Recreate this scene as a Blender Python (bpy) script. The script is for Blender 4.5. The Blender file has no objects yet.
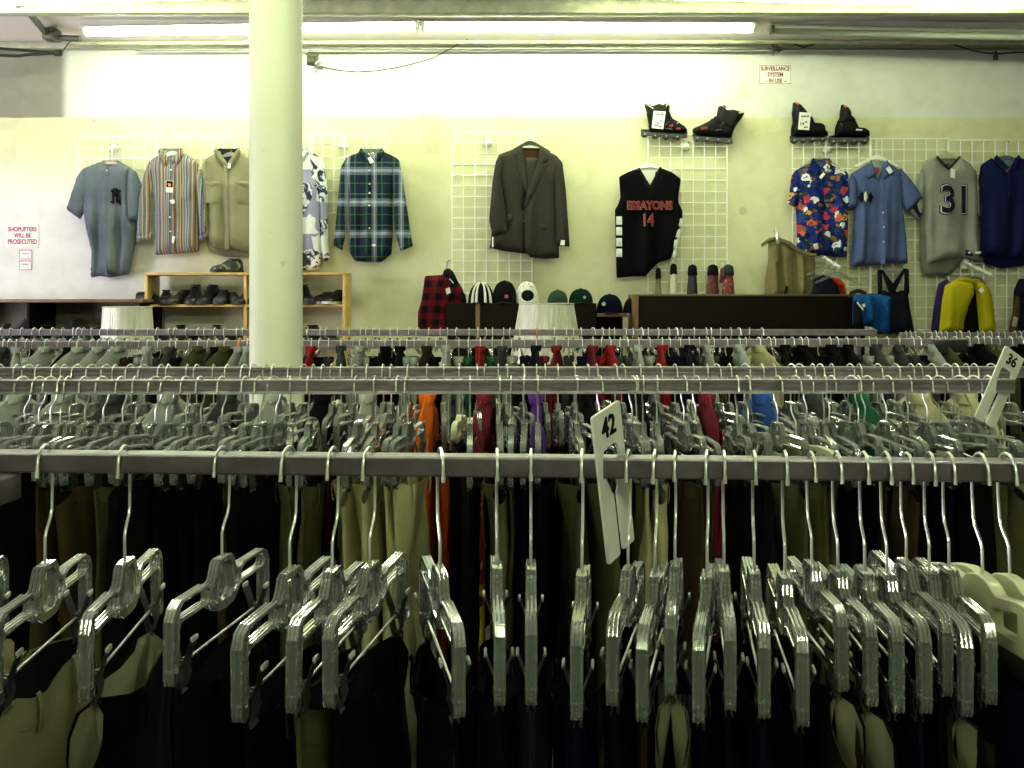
import bpy, bmesh, math, random
import numpy as np
from mathutils import Vector, Matrix
from mathutils.geometry import delaunay_2d_cdt
random.seed(11)
PI = math.pi
SC = bpy.context.scene
COL = SC.collection
EYE, FOC, HX, HY = 1.5, 1000.0, 512.0, 297.0

def P(x, y, d):
    """world point of the photograph's pixel (x, y) at depth d"""
    return Vector(((x - HX) / FOC * d, d, EYE + (HY - y) / FOC * d))

# ---------------------------------------------------------------- objects
def link(name, me, m=None, parent=None, loc=None, rot=None):
    o = bpy.data.objects.new(name, me)
    COL.objects.link(o)
    if m is not None and me is not None:
        me.materials.clear()
        for x in (m if isinstance(m, (list, tuple)) else [m]):
            me.materials.append(x)
    if parent is not None: o.parent = parent
    if loc is not None: o.location = loc
    if rot is not None: o.rotation_euler = rot
    return o

def thing(name, label, cat, loc=(0, 0, 0), rot=(0, 0, 0), group=None):
    o = bpy.data.objects.new(name, None)
    COL.objects.link(o)
    o.empty_display_size = .05
    o.location = loc; o.rotation_euler = rot
    return tag(o, label, cat, group)

def tag(o, label, cat, group=None):
    o['label'] = label; o['category'] = cat
    if group: o['group'] = group
    return o

def struct(o):
    o['kind'] = 'structure'
    return o

KIDS = {}
def dup(root, kids_of, label, group=None, loc=None, rot=None, swap=None):
    """a copy of a thing with copies of its parts and sub-parts; swap maps a part's name stem to a material"""
    r = root.copy(); COL.objects.link(r)
    if loc is not None: r.location = loc
    if rot is not None: r.rotation_euler = rot
    r['label'] = label
    if group: r['group'] = group
    def rec(src, dst):
        for ch in kids_of.get(src.name, ()):
            c = ch.copy(); COL.objects.link(c); c.parent = dst
            st = ch.name.split('.')[0]
            if swap and st in swap and len(c.material_slots):
                c.material_slots[0].link = 'OBJECT'
                c.material_slots[0].material = swap[st]
            rec(ch, c)
    rec(root, r)
    return r

def kids_map(root):
    out = {}
    def rec(o):
        out[o.name] = [c for c in bpy.data.objects if c.parent == o]
        for c in out[o.name]: rec(c)
    rec(root)
    return out

# ---------------------------------------------------------------- mesh builder
class MB:
    def __init__(s): s.v, s.f, s.mi, s.cur = [], [], [], 0
    def add(s, vs, fs):
        b = len(s.v)
        s.v.extend([tuple(v) for v in vs])
        for f in fs:
            s.f.append([b + i for i in f]); s.mi.append(s.cur)
        return s
    def box(s, x0, x1, y0, y1, z0, z1, bev=0.0, M=None):
        if bev <= 0:
            vs = [(x, y, z) for z in (z0, z1) for y in (y0, y1) for x in (x0, x1)]
            fs = [(0, 2, 3, 1), (4, 5, 7, 6), (0, 1, 5, 4), (2, 6, 7, 3), (0, 4, 6, 2), (1, 3, 7, 5)]
        else:
            bm = bmesh.new()
            bmesh.ops.create_cube(bm, size=1.0)
            for v in bm.verts:
                v.co = Vector((x0 + (v.co.x + .5) * (x1 - x0), y0 + (v.co.y + .5) * (y1 - y0), z0 + (v.co.z + .5) * (z1 - z0)))
            bmesh.ops.bevel(bm, geom=bm.edges[:], offset=bev, segments=2, affect='EDGES', profile=.5)
            bm.verts.index_update()
            vs = [v.co.copy() for v in bm.verts]; fs = [[v.index for v in f.verts] for f in bm.faces]
            bm.free()
        if M is not None: vs = [M @ Vector(v) for v in vs]
        return s.add(vs, fs)
    def tube(s, pts, r, n=8, caps=True, flat=1.0):
        pts = [Vector(p) for p in pts]
        if not isinstance(r, (list, tuple)): r = [r] * len(pts)
        t0 = (pts[1] - pts[0]).normalized()
        a = Vector((0, 0, 1)) if abs(t0.z) < .9 else Vector((1, 0, 0))
        u = t0.cross(a).normalized()
        vs = []
        for i, p in enumerate(pts):
            if i == 0: t = pts[1] - p
            elif i == len(pts) - 1: t = p - pts[i - 1]
            else: t = (pts[i + 1] - p).normalized() + (p - pts[i - 1]).normalized()
            t.normalize()
            u = (u - t * u.dot(t))
            if u.length < 1e-6: u = t.orthogonal()
            u.normalize(); w = t.cross(u)
            for k in range(n):
                an = 2 * PI * k / n
                vs.append(p + u * (math.cos(an) * r[i]) + w * (math.sin(an) * r[i] * flat))
        fs = []
        for i in range(len(pts) - 1):
            for k in range(n):
                fs.append((i * n + k, i * n + (k + 1) % n, (i + 1) * n + (k + 1) % n, (i + 1) * n + k))
        if caps:
            fs.append(list(range(n))[::-1]); fs.append([(len(pts) - 1) * n + k for k in range(n)])
        return s.add(vs, fs)
    def lathe(s, prof, n=24, c=(0, 0, 0), M=None, pleat=0.0):
        vs = []
        for (r, z) in prof:
            for k in range(n):
                an = 2 * PI * k / n
                rr = r * (1 + (pleat if k % 2 else 0))
                v = Vector((rr * math.cos(an), rr * math.sin(an), z))
                vs.append((M @ v if M is not None else v) + Vector(c))
        fs = []
        for i in range(len(prof) - 1):
            for k in range(n):
                fs.append((i * n + k, i * n + (k + 1) % n, (i + 1) * n + (k + 1) % n, (i + 1) * n + k))
        if prof[0][0] > 1e-5 and pleat == 0: fs.append(list(range(n))[::-1])
        if prof[-1][0] > 1e-5 and pleat == 0: fs.append([(len(prof) - 1) * n + k for k in range(n)])
        return s.add(vs, fs)
    def prism(s, pts, y0, y1):
        """polygon in the XZ plane extruded along Y"""
        n = len(pts)
        vs = [(x, y0, z) for x, z in pts] + [(x, y1, z) for x, z in pts]
        fs = [list(range(n)), list(range(n, 2 * n))[::-1]]
        for i in range(n): fs.append((i, i + n, (i + 1) % n + n, (i + 1) % n))
        return s.add(vs, fs)
    def grid(s, rows):
        n = len(rows[0]); vs = [p for r in rows for p in r]
        fs = [(i * n + k, i * n + k + 1, (i + 1) * n + k + 1, (i + 1) * n + k) for i in range(len(rows) - 1) for k in range(n - 1)]
        return s.add(vs, fs)
    def loops(s, rows, cap=True):
        n = len(rows[0]); vs = [p for r in rows for p in r]
        fs = [(i * n + k, i * n + (k + 1) % n, (i + 1) * n + (k + 1) % n, (i + 1) * n + k) for i in range(len(rows) - 1) for k in range(n)]
        if cap:
            fs.append(list(range(n))[::-1]); fs.append([(len(rows) - 1) * n + k for k in range(n)])
        return s.add(vs, fs)
    def mesh(s, name='mesh', smooth=True, fix=True):
        me = bpy.data.meshes.new(name)
        me.from_pydata(s.v, [], s.f)
        if any(s.mi): me.polygons.foreach_set('material_index', s.mi)
        if fix:
            bm = bmesh.new(); bm.from_mesh(me)
            bmesh.ops.recalc_face_normals(bm, faces=bm.faces[:]); bm.to_mesh(me); bm.free()
        me.polygons.foreach_set('use_smooth', [smooth] * len(me.polygons))
        if smooth:
            try: me.set_sharp_from_angle(angle=math.radians(38))
            except Exception: pass
        me.update()
        return me
    def build(s, name, m, parent=None, smooth=True, **k):
        return link(name, s.mesh(name, smooth), m, parent, **k)

def round_poly(pts, r, n=4):
    out = []
    for i, p in enumerate(pts):
        p = Vector(p); a = Vector(pts[i - 1]) - p; b = Vector(pts[(i + 1) % len(pts)]) - p
        q = min(r, a.length * .45, b.length * .45)
        p0 = p + a.normalized() * q; p1 = p + b.normalized() * q
        for k in range(n + 1):
            t = k / n
            out.append(tuple(p0 * (1 - t) ** 2 + p * 2 * t * (1 - t) + p1 * t * t))
    return out

def flat_mesh(loops, half, bevel=0.0):
    """loops in (x, z), the inner ones holes, thickened by half each way along y"""
    cu = bpy.data.curves.new('tmp', 'CURVE'); cu.dimensions = '2D'; cu.fill_mode = 'BOTH'
    cu.extrude = max(half - bevel, 0); cu.bevel_depth = bevel; cu.bevel_resolution = 1
    if bevel: cu.offset = -bevel
    for lp in loops:
        sp = cu.splines.new('POLY'); sp.points.add(len(lp) - 1)
        for q, (x, z) in zip(sp.points, lp): q.co = (x, z, 0, 1)
        sp.use_cyclic_u = True
    return _curve_to_mesh(cu)

def _curve_to_mesh(cu):
    o = bpy.data.objects.new('tmp', cu); COL.objects.link(o)
    dg = bpy.context.evaluated_depsgraph_get(); dg.update()
    me = bpy.data.meshes.new_from_object(o.evaluated_get(dg))
    bpy.data.objects.remove(o); bpy.data.curves.remove(cu)
    me.transform(Matrix.Rotation(PI / 2, 4, 'X'))
    return me

def text_mesh(body, size, ext=.001, bold=0.0, xs=1.0, spacing=1.0):
    """lettering that faces -Y, centred on its origin"""
    cu = bpy.data.curves.new('txt', 'FONT'); cu.body = body; cu.size = size; cu.extrude = ext
    cu.align_x = 'CENTER'; cu.align_y = 'CENTER'; cu.offset = bold; cu.space_character = spacing
    cu.resolution_u = 3
    me = _curve_to_mesh(cu)
    if xs != 1.0: me.transform(Matrix.Diagonal((xs, 1, 1, 1)))
    return me

# ---------------------------------------------------------------- hanging cloth
def resample(poly, step):
    out = []
    n = len(poly)
    for i in range(n):
        a = np.array(poly[i], float); b = np.array(poly[(i + 1) % n], float)
        k = max(1, int(np.linalg.norm(b - a) / step))
        for j in range(k): out.append(a + (b - a) * j / k)
    return np.array(out)

def folds(seed, amp=.008, f=7.0, z0=-.12, ramp=.35):
    rnd = random.Random(seed)
    ph = [rnd.uniform(0, 6.28) for _ in range(6)]
    f1, f2 = f * rnd.uniform(.8, 1.2), f * rnd.uniform(1.6, 2.2)
    def fn(x, z):
        w = np.clip((z0 - z) / ramp, 0.12, 1)
        s = np.sin(6.283 * (x * f1 + .12 * np.sin(z * 4 + ph[0])) + ph[1]) + .5 * np.sin(6.283 * (x * f2 + .2 * np.sin(z * 3 + ph[2])) + ph[3])
        c = .45 * np.sin(z * 16 + x * 9 + ph[4]) * np.sin(x * 15 - z * 6 + ph[5])
        return amp * (s * w + c)
    return fn

def cloth(poly, depth=.04, R=.07, res=.014, fold=None, back=.35, y0=0.0, rnd=.012):
    poly = round_poly(poly, rnd, 3) if rnd else poly
    pl = resample(poly, res)
    area = .5 * np.sum(pl[:, 0] * np.roll(pl[:, 1], -1) - pl[:, 1] * np.roll(pl[:, 0], -1))
    if area < 0: pl = pl[::-1]
    nb = len(pl)
    gx = np.arange(pl[:, 0].min() + res * .5, pl[:, 0].max(), res)
    gz = np.arange(pl[:, 1].min() + res * .5, pl[:, 1].max(), res)
    X, Z = np.meshgrid(gx, gz); X[1::2] += res * .5
    q = np.stack([X.ravel(), Z.ravel()], 1)
    def dist(q):
        a = pl; b = np.roll(pl, -1, 0); d = b - a
        L = np.maximum((d ** 2).sum(1), 1e-12)
        t = np.clip(((q[:, None, :] - a) * d).sum(2) / L, 0, 1)
        return np.sqrt((((a + t[..., None] * d) - q[:, None, :]) ** 2).sum(2)).min(1)
    def inside(q):
        a = pl; b = np.roll(pl, -1, 0)
        y = q[:, 1:2]; x = q[:, 0:1]
        c = ((a[:, 1] > y) != (b[:, 1] > y))
        dz = b[:, 1] - a[:, 1]; dz = np.where(np.abs(dz) < 1e-12, 1e-12, dz)
        return ((c & (x < (b[:, 0] - a[:, 0]) * (y - a[:, 1]) / dz + a[:, 0])).sum(1) % 2) == 1
    q = q[inside(q)]
    dq = dist(q); q = q[dq > res * .45]
    pts = [Vector(p) for p in pl] + [Vector(p) for p in q]
    ov, oe, of, *_ = delaunay_2d_cdt(pts, [(i, (i + 1) % nb) for i in range(nb)], [], 1, 1e-7)
    V = np.array([(v.x, v.y) for v in ov])
    d = dist(V); bd = d < 1e-5
    t = np.clip(d / R, 0, 1); prof = np.sqrt(np.maximum(0, 1 - (1 - t) ** 2))
    F = np.zeros(len(V))
    if fold: F = FOLD * fold(V[:, 0], V[:, 1]) * (1 if R <= .0121 else np.clip(t * 1.6, 0, 1))
    yf = -depth * prof + F + y0
    yb = depth * back * prof + y0 + .003 + (F if R <= .0121 else 0)
    n = len(V)
    vs = [(V[i, 0], yf[i], V[i, 1]) for i in range(n)] + [(V[i, 0], yb[i], V[i, 1]) for i in range(n)]
    of = [list(f) for f in of]
    fs = of + [[i + n for i in f][::-1] for f in of]
    cnt = {}
    for f in of:
        for q in range(len(f)):
            e = (f[q], f[(q + 1) % len(f)]); cnt[e] = 1
    rim = [e for e in cnt if (e[1], e[0]) not in cnt]
    for p, q in rim: fs.append([q, p, p + n, q + n])
    me = bpy.data.meshes.new('cloth'); me.from_pydata(vs, [], fs)
    me.polygons.foreach_set('use_smooth', [True] * len(fs))
    rs = set(); [rs.update(((p, q), (q, p))) for p, q in rim]
    for e in me.edges:
        k = (e.vertices[0] % n, e.vertices[1] % n)
        if k in rs and (e.vertices[0] < n) == (e.vertices[1] < n): e.use_edge_sharp = True
    me.update()
    return me
FOLD = 1.9

# ---------------------------------------------------------------- materials
class NT:
    def __init__(s, m): s.m = m; s.t = m.node_tree; s.b = s.t.nodes['Principled BSDF']
    def n(s, kind, **kw):
        nd = s.t.nodes.new(kind)
        for k, v in kw.items():
            if k.startswith('i_'):
                key = k[2:]
                nd.inputs[int(key) if key.isdigit() else key.replace('_', ' ')].default_value = v
            else: setattr(nd, k, v)
        return nd
    def l(s, a, b): s.t.links.new(a, b)
    def math(s, op, a, b=None, c=None):
        nd = s.n('ShaderNodeMath', operation=op)
        for i, v in enumerate((a, b, c)):
            if v is None: continue
            if hasattr(v, 'is_output'): s.l(v, nd.inputs[i])
            else: nd.inputs[i].default_value = v
        return nd.outputs[0]
    def mix(s, f, a, b, mode='MIX'):
        nd = s.n('ShaderNodeMix', data_type='RGBA', blend_type=mode)
        for i, v in ((0, f), (6, a), (7, b)):
            if hasattr(v, 'is_output'): s.l(v, nd.inputs[i])
            else: nd.inputs[i].default_value = (v if i == 0 else (*v[:3], 1))
        return nd.outputs[2]
    def ramp(s, fac, stops, interp='LINEAR'):
        nd = s.n('ShaderNodeValToRGB'); cr = nd.color_ramp; cr.interpolation = interp
        while len(cr.elements) < len(stops): cr.elements.new(.5)
        for e, (p, c) in zip(cr.elements, stops):
            e.position = p; e.color = (*c, 1) if len(c) == 3 else c
        s.l(fac, nd.inputs[0])
        return nd.outputs[0]
    def obj(s):
        return s.n('ShaderNodeTexCoord').outputs['Object']
    def xyz(s, v=None):
        nd = s.n('ShaderNodeSeparateXYZ'); s.l(v if v is not None else s.obj(), nd.inputs[0])
        return nd.outputs
    def noise(s, scale, v=None, detail=3, dist=0.0):
        nd = s.n('ShaderNodeTexNoise', i_Scale=scale, i_Detail=detail, i_Distortion=dist)
        s.l(v if v is not None else s.obj(), nd.inputs['Vector'])
        return nd.outputs[0]
    def bump(s, h, strength=.3, dist=.002):
        nd = s.n('ShaderNodeBump', i_Strength=strength, i_Distance=dist)
        s.l(h, nd.inputs['Height']); s.l(nd.outputs[0], s.b.inputs['Normal'])

MATS = {}
def mat(name, col=(.5, .5, .5), rough=.6, metal=0.0, var=.18, scale=14.0, bump=0.0, bscale=200.0, spec=.5, color=None, **kw):
    """a Principled material whose colour wanders a little; color(nt) may build the colour instead"""
    if name in MATS: return MATS[name]
    m = bpy.data.materials.new(name); m.use_nodes = True
    nt = NT(m); b = nt.b
    if color is not None: c = color(nt)
    else:
        lo = tuple(x * (1 - var) for x in col); hi = tuple(min(1, x * (1 + var)) for x in col)
        c = nt.ramp(nt.noise(scale), [(.3, lo), (.7, hi)])
    nt.l(c, b.inputs['Base Color'])
    b.inputs['Roughness'].default_value = rough; b.inputs['Metallic'].default_value = metal
    b.inputs['Specular IOR Level'].default_value = spec
    for k, v in kw.items(): b.inputs[k.replace('_', ' ')].default_value = v
    if bump: nt.bump(nt.noise(bscale), bump)
    MATS[name] = m
    return m

def fabric(name, col, rough=.9, var=.2, **k):
    return mat('fabric_' + name, col, rough, var=var, scale=9, bump=.25, bscale=420, spec=.05, **k)

def glow(name, col, strength):
    m = bpy.data.materials.new(name); m.use_nodes = True
    b = m.node_tree.nodes['Principled BSDF']
    b.inputs['Base Color'].default_value = (.9, .9, .9, 1)
    b.inputs['Emission Color'].default_value = (*col, 1); b.inputs['Emission Strength'].default_value = strength
    return m

ONES = 'zeroth first second third fourth fifth sixth seventh eighth ninth tenth eleventh twelfth thirteenth fourteenth fifteenth sixteenth seventeenth eighteenth nineteenth'.split()
TENS = {20: 'twentieth', 30: 'thirtieth', 40: 'fortieth', 50: 'fiftieth', 60: 'sixtieth', 70: 'seventieth'}
TENP = {2: 'twenty', 3: 'thirty', 4: 'forty', 5: 'fifty', 6: 'sixty', 7: 'seventy'}
def nth(n):
    if n < 20: return ONES[n]
    if n in TENS: return TENS[n]
    return TENP[n // 10] + '-' + ONES[n % 10]
# ================================================================ shared materials
chrome = mat('chrome_wire', (.80, .82, .78), .28, .85, var=.06)
steel = mat('dull_steel', (.30, .30, .29), .38, .9, var=.2)
railm = mat('rail_paint', (.125, .105, .125), .38, .55, var=.25, scale=30, bump=.06)
darkm = mat('dark_metal', (.05, .05, .05), .45, .5)
blackp = mat('black_plastic', (.012, .012, .013), .35, 0)
whitep = mat('white_plastic', (.84, .84, .76), .35, 0, var=.06)
creamp = mat('cream_plastic', (.46, .46, .29), .4, 0, var=.08)
orangep = mat('orange_plastic', (.85, .22, .03), .35, 0, var=.08)
clearp = mat('clear_plastic', (.92, .98, .93), .06, 0, var=.02, Transmission_Weight=.90, IOR=1.59, Coat_Weight=1.0, Coat_Roughness=.03, Coat_IOR=1.6)
clearp2 = mat('clear_plastic_frosty', (.88, .96, .90), .08, 0, var=.03, Transmission_Weight=.84, IOR=1.59, Coat_Weight=.8, Coat_Roughness=.04)
railm2 = mat('rail_paint_grey', (.24, .205, .235), .40, .45, var=.2, scale=30, bump=.06)
paper = mat('paper_tag', (.78, .78, .72), .7, 0, var=.05)
ink = mat('black_ink', (.005, .005, .006), .8, 0, spec=.08)
redink = mat('red_ink', (.22, .004, .015), .6, 0)
magink = mat('magenta_ink', (.36, .008, .16), .6, 0)
pine = mat('yellow_pine_board', (.52, .33, .09), .55, 0, color=lambda nt: nt.ramp(nt.noise(5, dist=2.5), [(.3, (.42, .25, .06)), (.7, (.60, .40, .13))]))
brownm = mat('dark_brown_laminate', (.007, .004, .0025), .6, 0, var=.25, spec=.06)
brownedge = mat('brown_edge_wood', (.13, .06, .02), .5, 0, var=.25)
gridm = mat('white_grid_wire', (.86, .88, .82), .4, .0, var=.05)
lampm = mat('enamel_white', (.72, .74, .66), .35, 0, var=.05)
oliveconduit = mat('conduit_paint', (.42, .43, .30), .5, .1, var=.2)
pipem = mat('dark_pipe', (.10, .10, .08), .5, .3, var=.25)
cable = mat('black_cable', (.015, .016, .012), .6)

# ================================================================ the room
WY = 7.0
def wall_color(nt):
    x, y, z = nt.xyz(nt.n('ShaderNodeNewGeometry').outputs['Position'])
    wob = nt.math('MULTIPLY', nt.math('SUBTRACT', nt.noise(3.0), .5), .02)
    zz = nt.math('ADD', z, wob)
    up = nt.math('GREATER_THAN', zz, 2.757)
    n1 = nt.noise(1.2, detail=5); n2 = nt.noise(7, detail=4, dist=.6)
    upper = nt.ramp(n1, [(.3, (.66, .66, .60)), (.7, (.76, .76, .70))])
    lower = nt.ramp(n1, [(.3, (.62, .60, .39)), (.7, (.70, .68, .46))])
    left_grey = nt.ramp(n1, [(.3, (.22, .205, .17)), (.7, (.29, .27, .23))])  # darker grey for the left end of the upper wall
    lm = nt.n('ShaderNodeMapRange', interpolation_type='SMOOTHSTEP'); nt.l(nt.math('ADD', x, wob), lm.inputs[0])
    lm.inputs[1].default_value = -3.09; lm.inputs[2].default_value = -3.17
    left = lm.outputs[0]
    upper = nt.mix(left, upper, left_grey)
    c = nt.mix(up, lower, upper)
    # the cream band brushed lighter along the paint line, drips under it
    band = nt.math('MULTIPLY', nt.math('GREATER_THAN', zz, 2.63), nt.math('LESS_THAN', zz, 2.757))
    drip = nt.math('GREATER_THAN', nt.noise(5.5), .5)
    c = nt.mix(nt.math('MULTIPLY', nt.math('MULTIPLY', band, drip), .5), c, (.74, .70, .42))
    # side daylight painted in: the lower left is mixed toward white
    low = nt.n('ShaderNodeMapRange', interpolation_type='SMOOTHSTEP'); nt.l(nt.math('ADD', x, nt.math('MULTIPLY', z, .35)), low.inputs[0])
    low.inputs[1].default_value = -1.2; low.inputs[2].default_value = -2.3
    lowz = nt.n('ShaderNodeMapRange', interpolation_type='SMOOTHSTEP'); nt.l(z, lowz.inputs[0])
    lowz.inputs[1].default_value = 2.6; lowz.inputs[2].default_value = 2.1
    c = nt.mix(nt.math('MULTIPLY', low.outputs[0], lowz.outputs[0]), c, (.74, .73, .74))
    for cx, cz, rx, rz, col in ((.435 - 1.0, 2.71, .10, .09, (.74, .70, .36)), (-.55, 2.60, .07, .11, (.40, .38, .27)), (1.62, 2.93, .05, .05, (.5, .5, .42)), (1.62, 2.10, .03, .03, (.42, .40, .28)), (-2.24, 2.72, .10, .07, (.72, .70, .36)), (-.76, 2.68, .10, .06, (.74, .71, .37))):
        dx = nt.math('DIVIDE', nt.math('SUBTRACT', nt.math('ADD', x, wob), cx), rx); dz = nt.math('DIVIDE', nt.math('SUBTRACT', zz, cz), rz)
        r = nt.math('SQRT', nt.math('ADD', nt.math('MULTIPLY', dx, dx), nt.math('MULTIPLY', dz, dz)))
        r = nt.math('ADD', r, nt.math('MULTIPLY', nt.math('SUBTRACT', n2, .5), 1.2))
        k = nt.n('ShaderNodeMapRange'); nt.l(r, k.inputs[0]); k.inputs[1].default_value = 1.1; k.inputs[2].default_value = .8
        c = nt.mix(nt.math('MULTIPLY', k.outputs[0], .55), c, col)
    # small scuffs and nail holes
    v = nt.n('ShaderNodeTexVoronoi', i_Scale=1.7); nt.l(nt.obj(), v.inputs['Vector'])
    sp = nt.math('LESS_THAN', v.outputs['Distance'], .016)
    c = nt.mix(nt.math('MULTIPLY', sp, .7), c, (.16, .14, .10))
    return nt.mix(.22, c, nt.ramp(n2, [(.3, (.55, .54, .45)), (.6, (1, 1, 1))]), 'MULTIPLY')
wallm = mat('painted_plaster', rough=.85, color=wall_color, spec=.2, bump=.05, bscale=60)
sidem = mat('side_wall_paint', (.42, .41, .33), .9, var=.1, scale=2)
floorm = mat('dark_carpet', (.03, .03, .032), .95, var=.3, scale=60)
ceilm = mat('ceiling_paint', (.92, .82, .80), .9, var=.06, scale=2)

XL, XR, YB, ZC = -5.6, 6.6, -3.6, 3.275
struct(MB().box(XL - .1, XR + .1, YB - .1, WY + .1, -.1, 0).build('floor', floorm, smooth=False))
struct(MB().box(XL - .1, XR + .1, YB - .1, WY + .1, ZC, ZC + .1).build('ceiling', ceilm, smooth=False))
struct(MB().box(XL, XR, WY, WY + .1, 0, ZC).build('wall_back', wallm, smooth=False))
wl = MB(); wl.box(XL - .1, XL, YB, 3.4, 0, ZC); wl.box(XL - .1, XL, 5.4, WY, 0, ZC); wl.box(XL - .1, XL, 3.4, 5.4, 0, .8); wl.box(XL - .1, XL, 3.4, 5.4, 2.6, ZC)
struct(wl.build('wall_left', sidem, smooth=False))
struct(MB().box(XR, XR + .1, YB, WY, 0, ZC).build('wall_right', sidem, smooth=False))
struct(MB().box(XL, XR, YB - .1, YB, 0, ZC).build('wall_front', sidem, smooth=False))
# the shop window in the left wall that whitens the wall's lower left
wn = thing('window_1', 'shop window in the side wall that lets in pale daylight', 'window', (XL - .05, 4.4, 1.7)); wn['kind'] = 'structure'
fr = MB()
for a in ((-1.0, -.94, -.9, .9), (.94, 1.0, -.9, .9), (-.94, .94, -.9, -.84), (-.94, .94, .84, .9), (-.02, .02, -.84, .84)):
    fr.box(-.05, .05, a[0], a[1], a[2], a[3])
fr.build('window_frame', lampm, wn, smooth=False)
MB().box(-.004, .004, -.97, .97, -.87, .87).build('window_pane', mat('window_glass', (.95, .97, 1), .02, Transmission_Weight=1.0, var=.01), wn, smooth=False)

# round column
cm = mat('column_paint', rough=.55, spec=.35, color=lambda nt: nt.mix(nt.math('MULTIPLY', nt.math('GREATER_THAN', nt.noise(13, detail=6), .70), .30),
         nt.ramp(nt.noise(2.2), [(.3, (.68, .69, .53)), (.7, (.78, .79, .62))]), (.30, .32, .22)))
c0 = P(275, 300, 3.6)
cb = MB().lathe([(.0955, 0), (.0955, .02), (.0935, .03), (.0935, ZC - .0)], 48, (c0.x + .004, 3.6, 0))
co = cb.build('column', cm); struct(co); tag(co, 'round pale painted steel column from floor to ceiling', 'column')

# ceiling edge: a ledge strip, raceway and conduits above the wall
struct(MB().box(XL, XR, 6.93, WY - .001, 3.225, ZC - .001, .004).build('trim_1', oliveconduit))
struct(MB().box(XL, XR, 5.98, 6.06, 3.20, ZC - .001, .004).build('trim_2', oliveconduit))

def tubing(name, label, cat, pts, r, m, group=None, n=10):
    o = MB().tube(pts, r, n).build(name, m)
    return tag(o, label, cat, group)
z1 = 1.5 + (HY - 40.0) / 1000 * 6.85
tubing('conduit_pipe', 'thin olive conduit running along the ceiling edge above the wall clothes', 'pipe', [(-3.05, 6.84, 3.235), (0, 6.84, 3.245), (1.8, 6.84, 3.245), (5.5, 6.84, 3.235)], .014, oliveconduit)
tubing('conduit_pipe', 'grey conduit just below the ceiling ledge nearest the wall', 'pipe', [(-2.6, 6.905, 3.205), (0, 6.905, 3.215), (5.5, 6.905, 3.205)], .009, steel)
tubing('drain_pipe', 'dark pipe crossing the ceiling diagonally to the end of the fluorescent lights', 'pipe', [(-3.05, 6.55, 3.225), (-2.98, 6.2, 3.245), (-2.86, 5.2, 3.25), (-2.7, 3.6, 3.25)], .020, pipem)
j = MB().box(-3.07, -2.98, 6.52, 6.63, 3.185, 3.262, .010); j.tube([(-2.98, 6.58, 3.205), (-2.84, 6.58, 3.20)], .02, 10)
tag(j.build('junction_box', pipem), 'dark junction box where the diagonal ceiling pipe meets the first light', 'junction box')
p = thing('pipe_bracket', 'dark twin pipe ending in a round cap below the ceiling, beside the sign end', 'pipe', (0, 0, 0))
a = P(58, 53, 6.7)
MB().tube([a, P(20, 50, 6.6), P(-60, 44, 6.4)], .010, 8).build('upper_pipe', cable, p)
MB().tube([a, P(30, 54.5, 6.6), P(18, 56, 6.55), P(-60, 53, 6.3)], .010, 8).build('lower_pipe', cable, p)
MB().tube([a + Vector((-.02, 0, 0)), a + Vector((.02, 0, 0))], .022, 12).build('end_cap', cable, p)
MB().tube([a + Vector((.02, 0, 0)), P(68, 44, 6.65), P(74, 38, 6.6)], .004, 6).build('wire', cable, p)

# fluorescent strip lights
LCOL = (.87, 1.0, .63)
tube_on = glow('lit_tube', LCOL, 44.0)
tube_mid = glow('lit_tube_near', LCOL, 20.0)
tube_dim = glow('lit_tube_aisle', LCOL, 62.0)
tube_off = mat('unlit_tube', (.62, .66, .52), .25, var=.03)
def strip_light(label, xa, xb, y, z, on, tilt=(0, 0), group=None, tm=None):
    """tilt: y and z change from the xa end to the xb end"""
    L = xb - xa
    t = thing('fluorescent_light', label, 'light', ((xa + xb) / 2, y, z), (0, -math.atan2(tilt[1], L), math.atan2(tilt[0], L)), group)
    h = L / 2
    m = MB().prism([(-.045, .05), (.045, .05), (.045, .012), (.075, -.002), (.072, -.006), (.03, .006), (-.03, .006), (-.072, -.006), (-.075, -.002), (-.045, .012)], -h, h)
    hm = m.mesh('housing', False); hm.transform(Matrix.Rotation(PI / 2, 4, 'Z'))
    link('housing', hm, lampm, t)
    for s in (-1, 1):
        MB().box(-.012 + s * (h - .02), .012 + s * (h - .02), -.03, .03, -.045, .006, .004).build('lamp_socket', whitep if on else steel, t)
    MB().tube([(-h + .03, 0, -.026), (h - .03, 0, -.026)], .0205, 14).build('lamp_tube', (tm or tube_on) if on else tube_off, t)
    return t
K = 6.45 / 1000
strip_light('lit fluorescent tube along the ceiling from the pipe corner to the column side', (82 - 512) * K, (420 - 512) * K, 6.45, 3.246, True, (-.02, .03))
strip_light('lit fluorescent tube along the ceiling above the suit jacket and black jersey', (420.5 - 512) * K, (757 - 512) * K, 6.45, 3.262 - .004, True, (0, -.01))
strip_light('unlit fluorescent tube along the ceiling above the inline skates and floral shirt', (771 - 512) * K, (1112 - 512) * K, 6.45, 3.215, False, (-.12, -.085))
strip_light('lit fluorescent tube nearer the camera, at the sign end of the ceiling', -4.4, (252 - 512) * .0058, 5.80, 3.235, True, (-.18, .04), tm=tube_mid)
strip_light('lit fluorescent tube nearer the camera, at the navy shirt end of the ceiling', .35, 3.1, 5.75, 3.238, True, (.16, -.02), tm=tube_mid)
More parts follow.
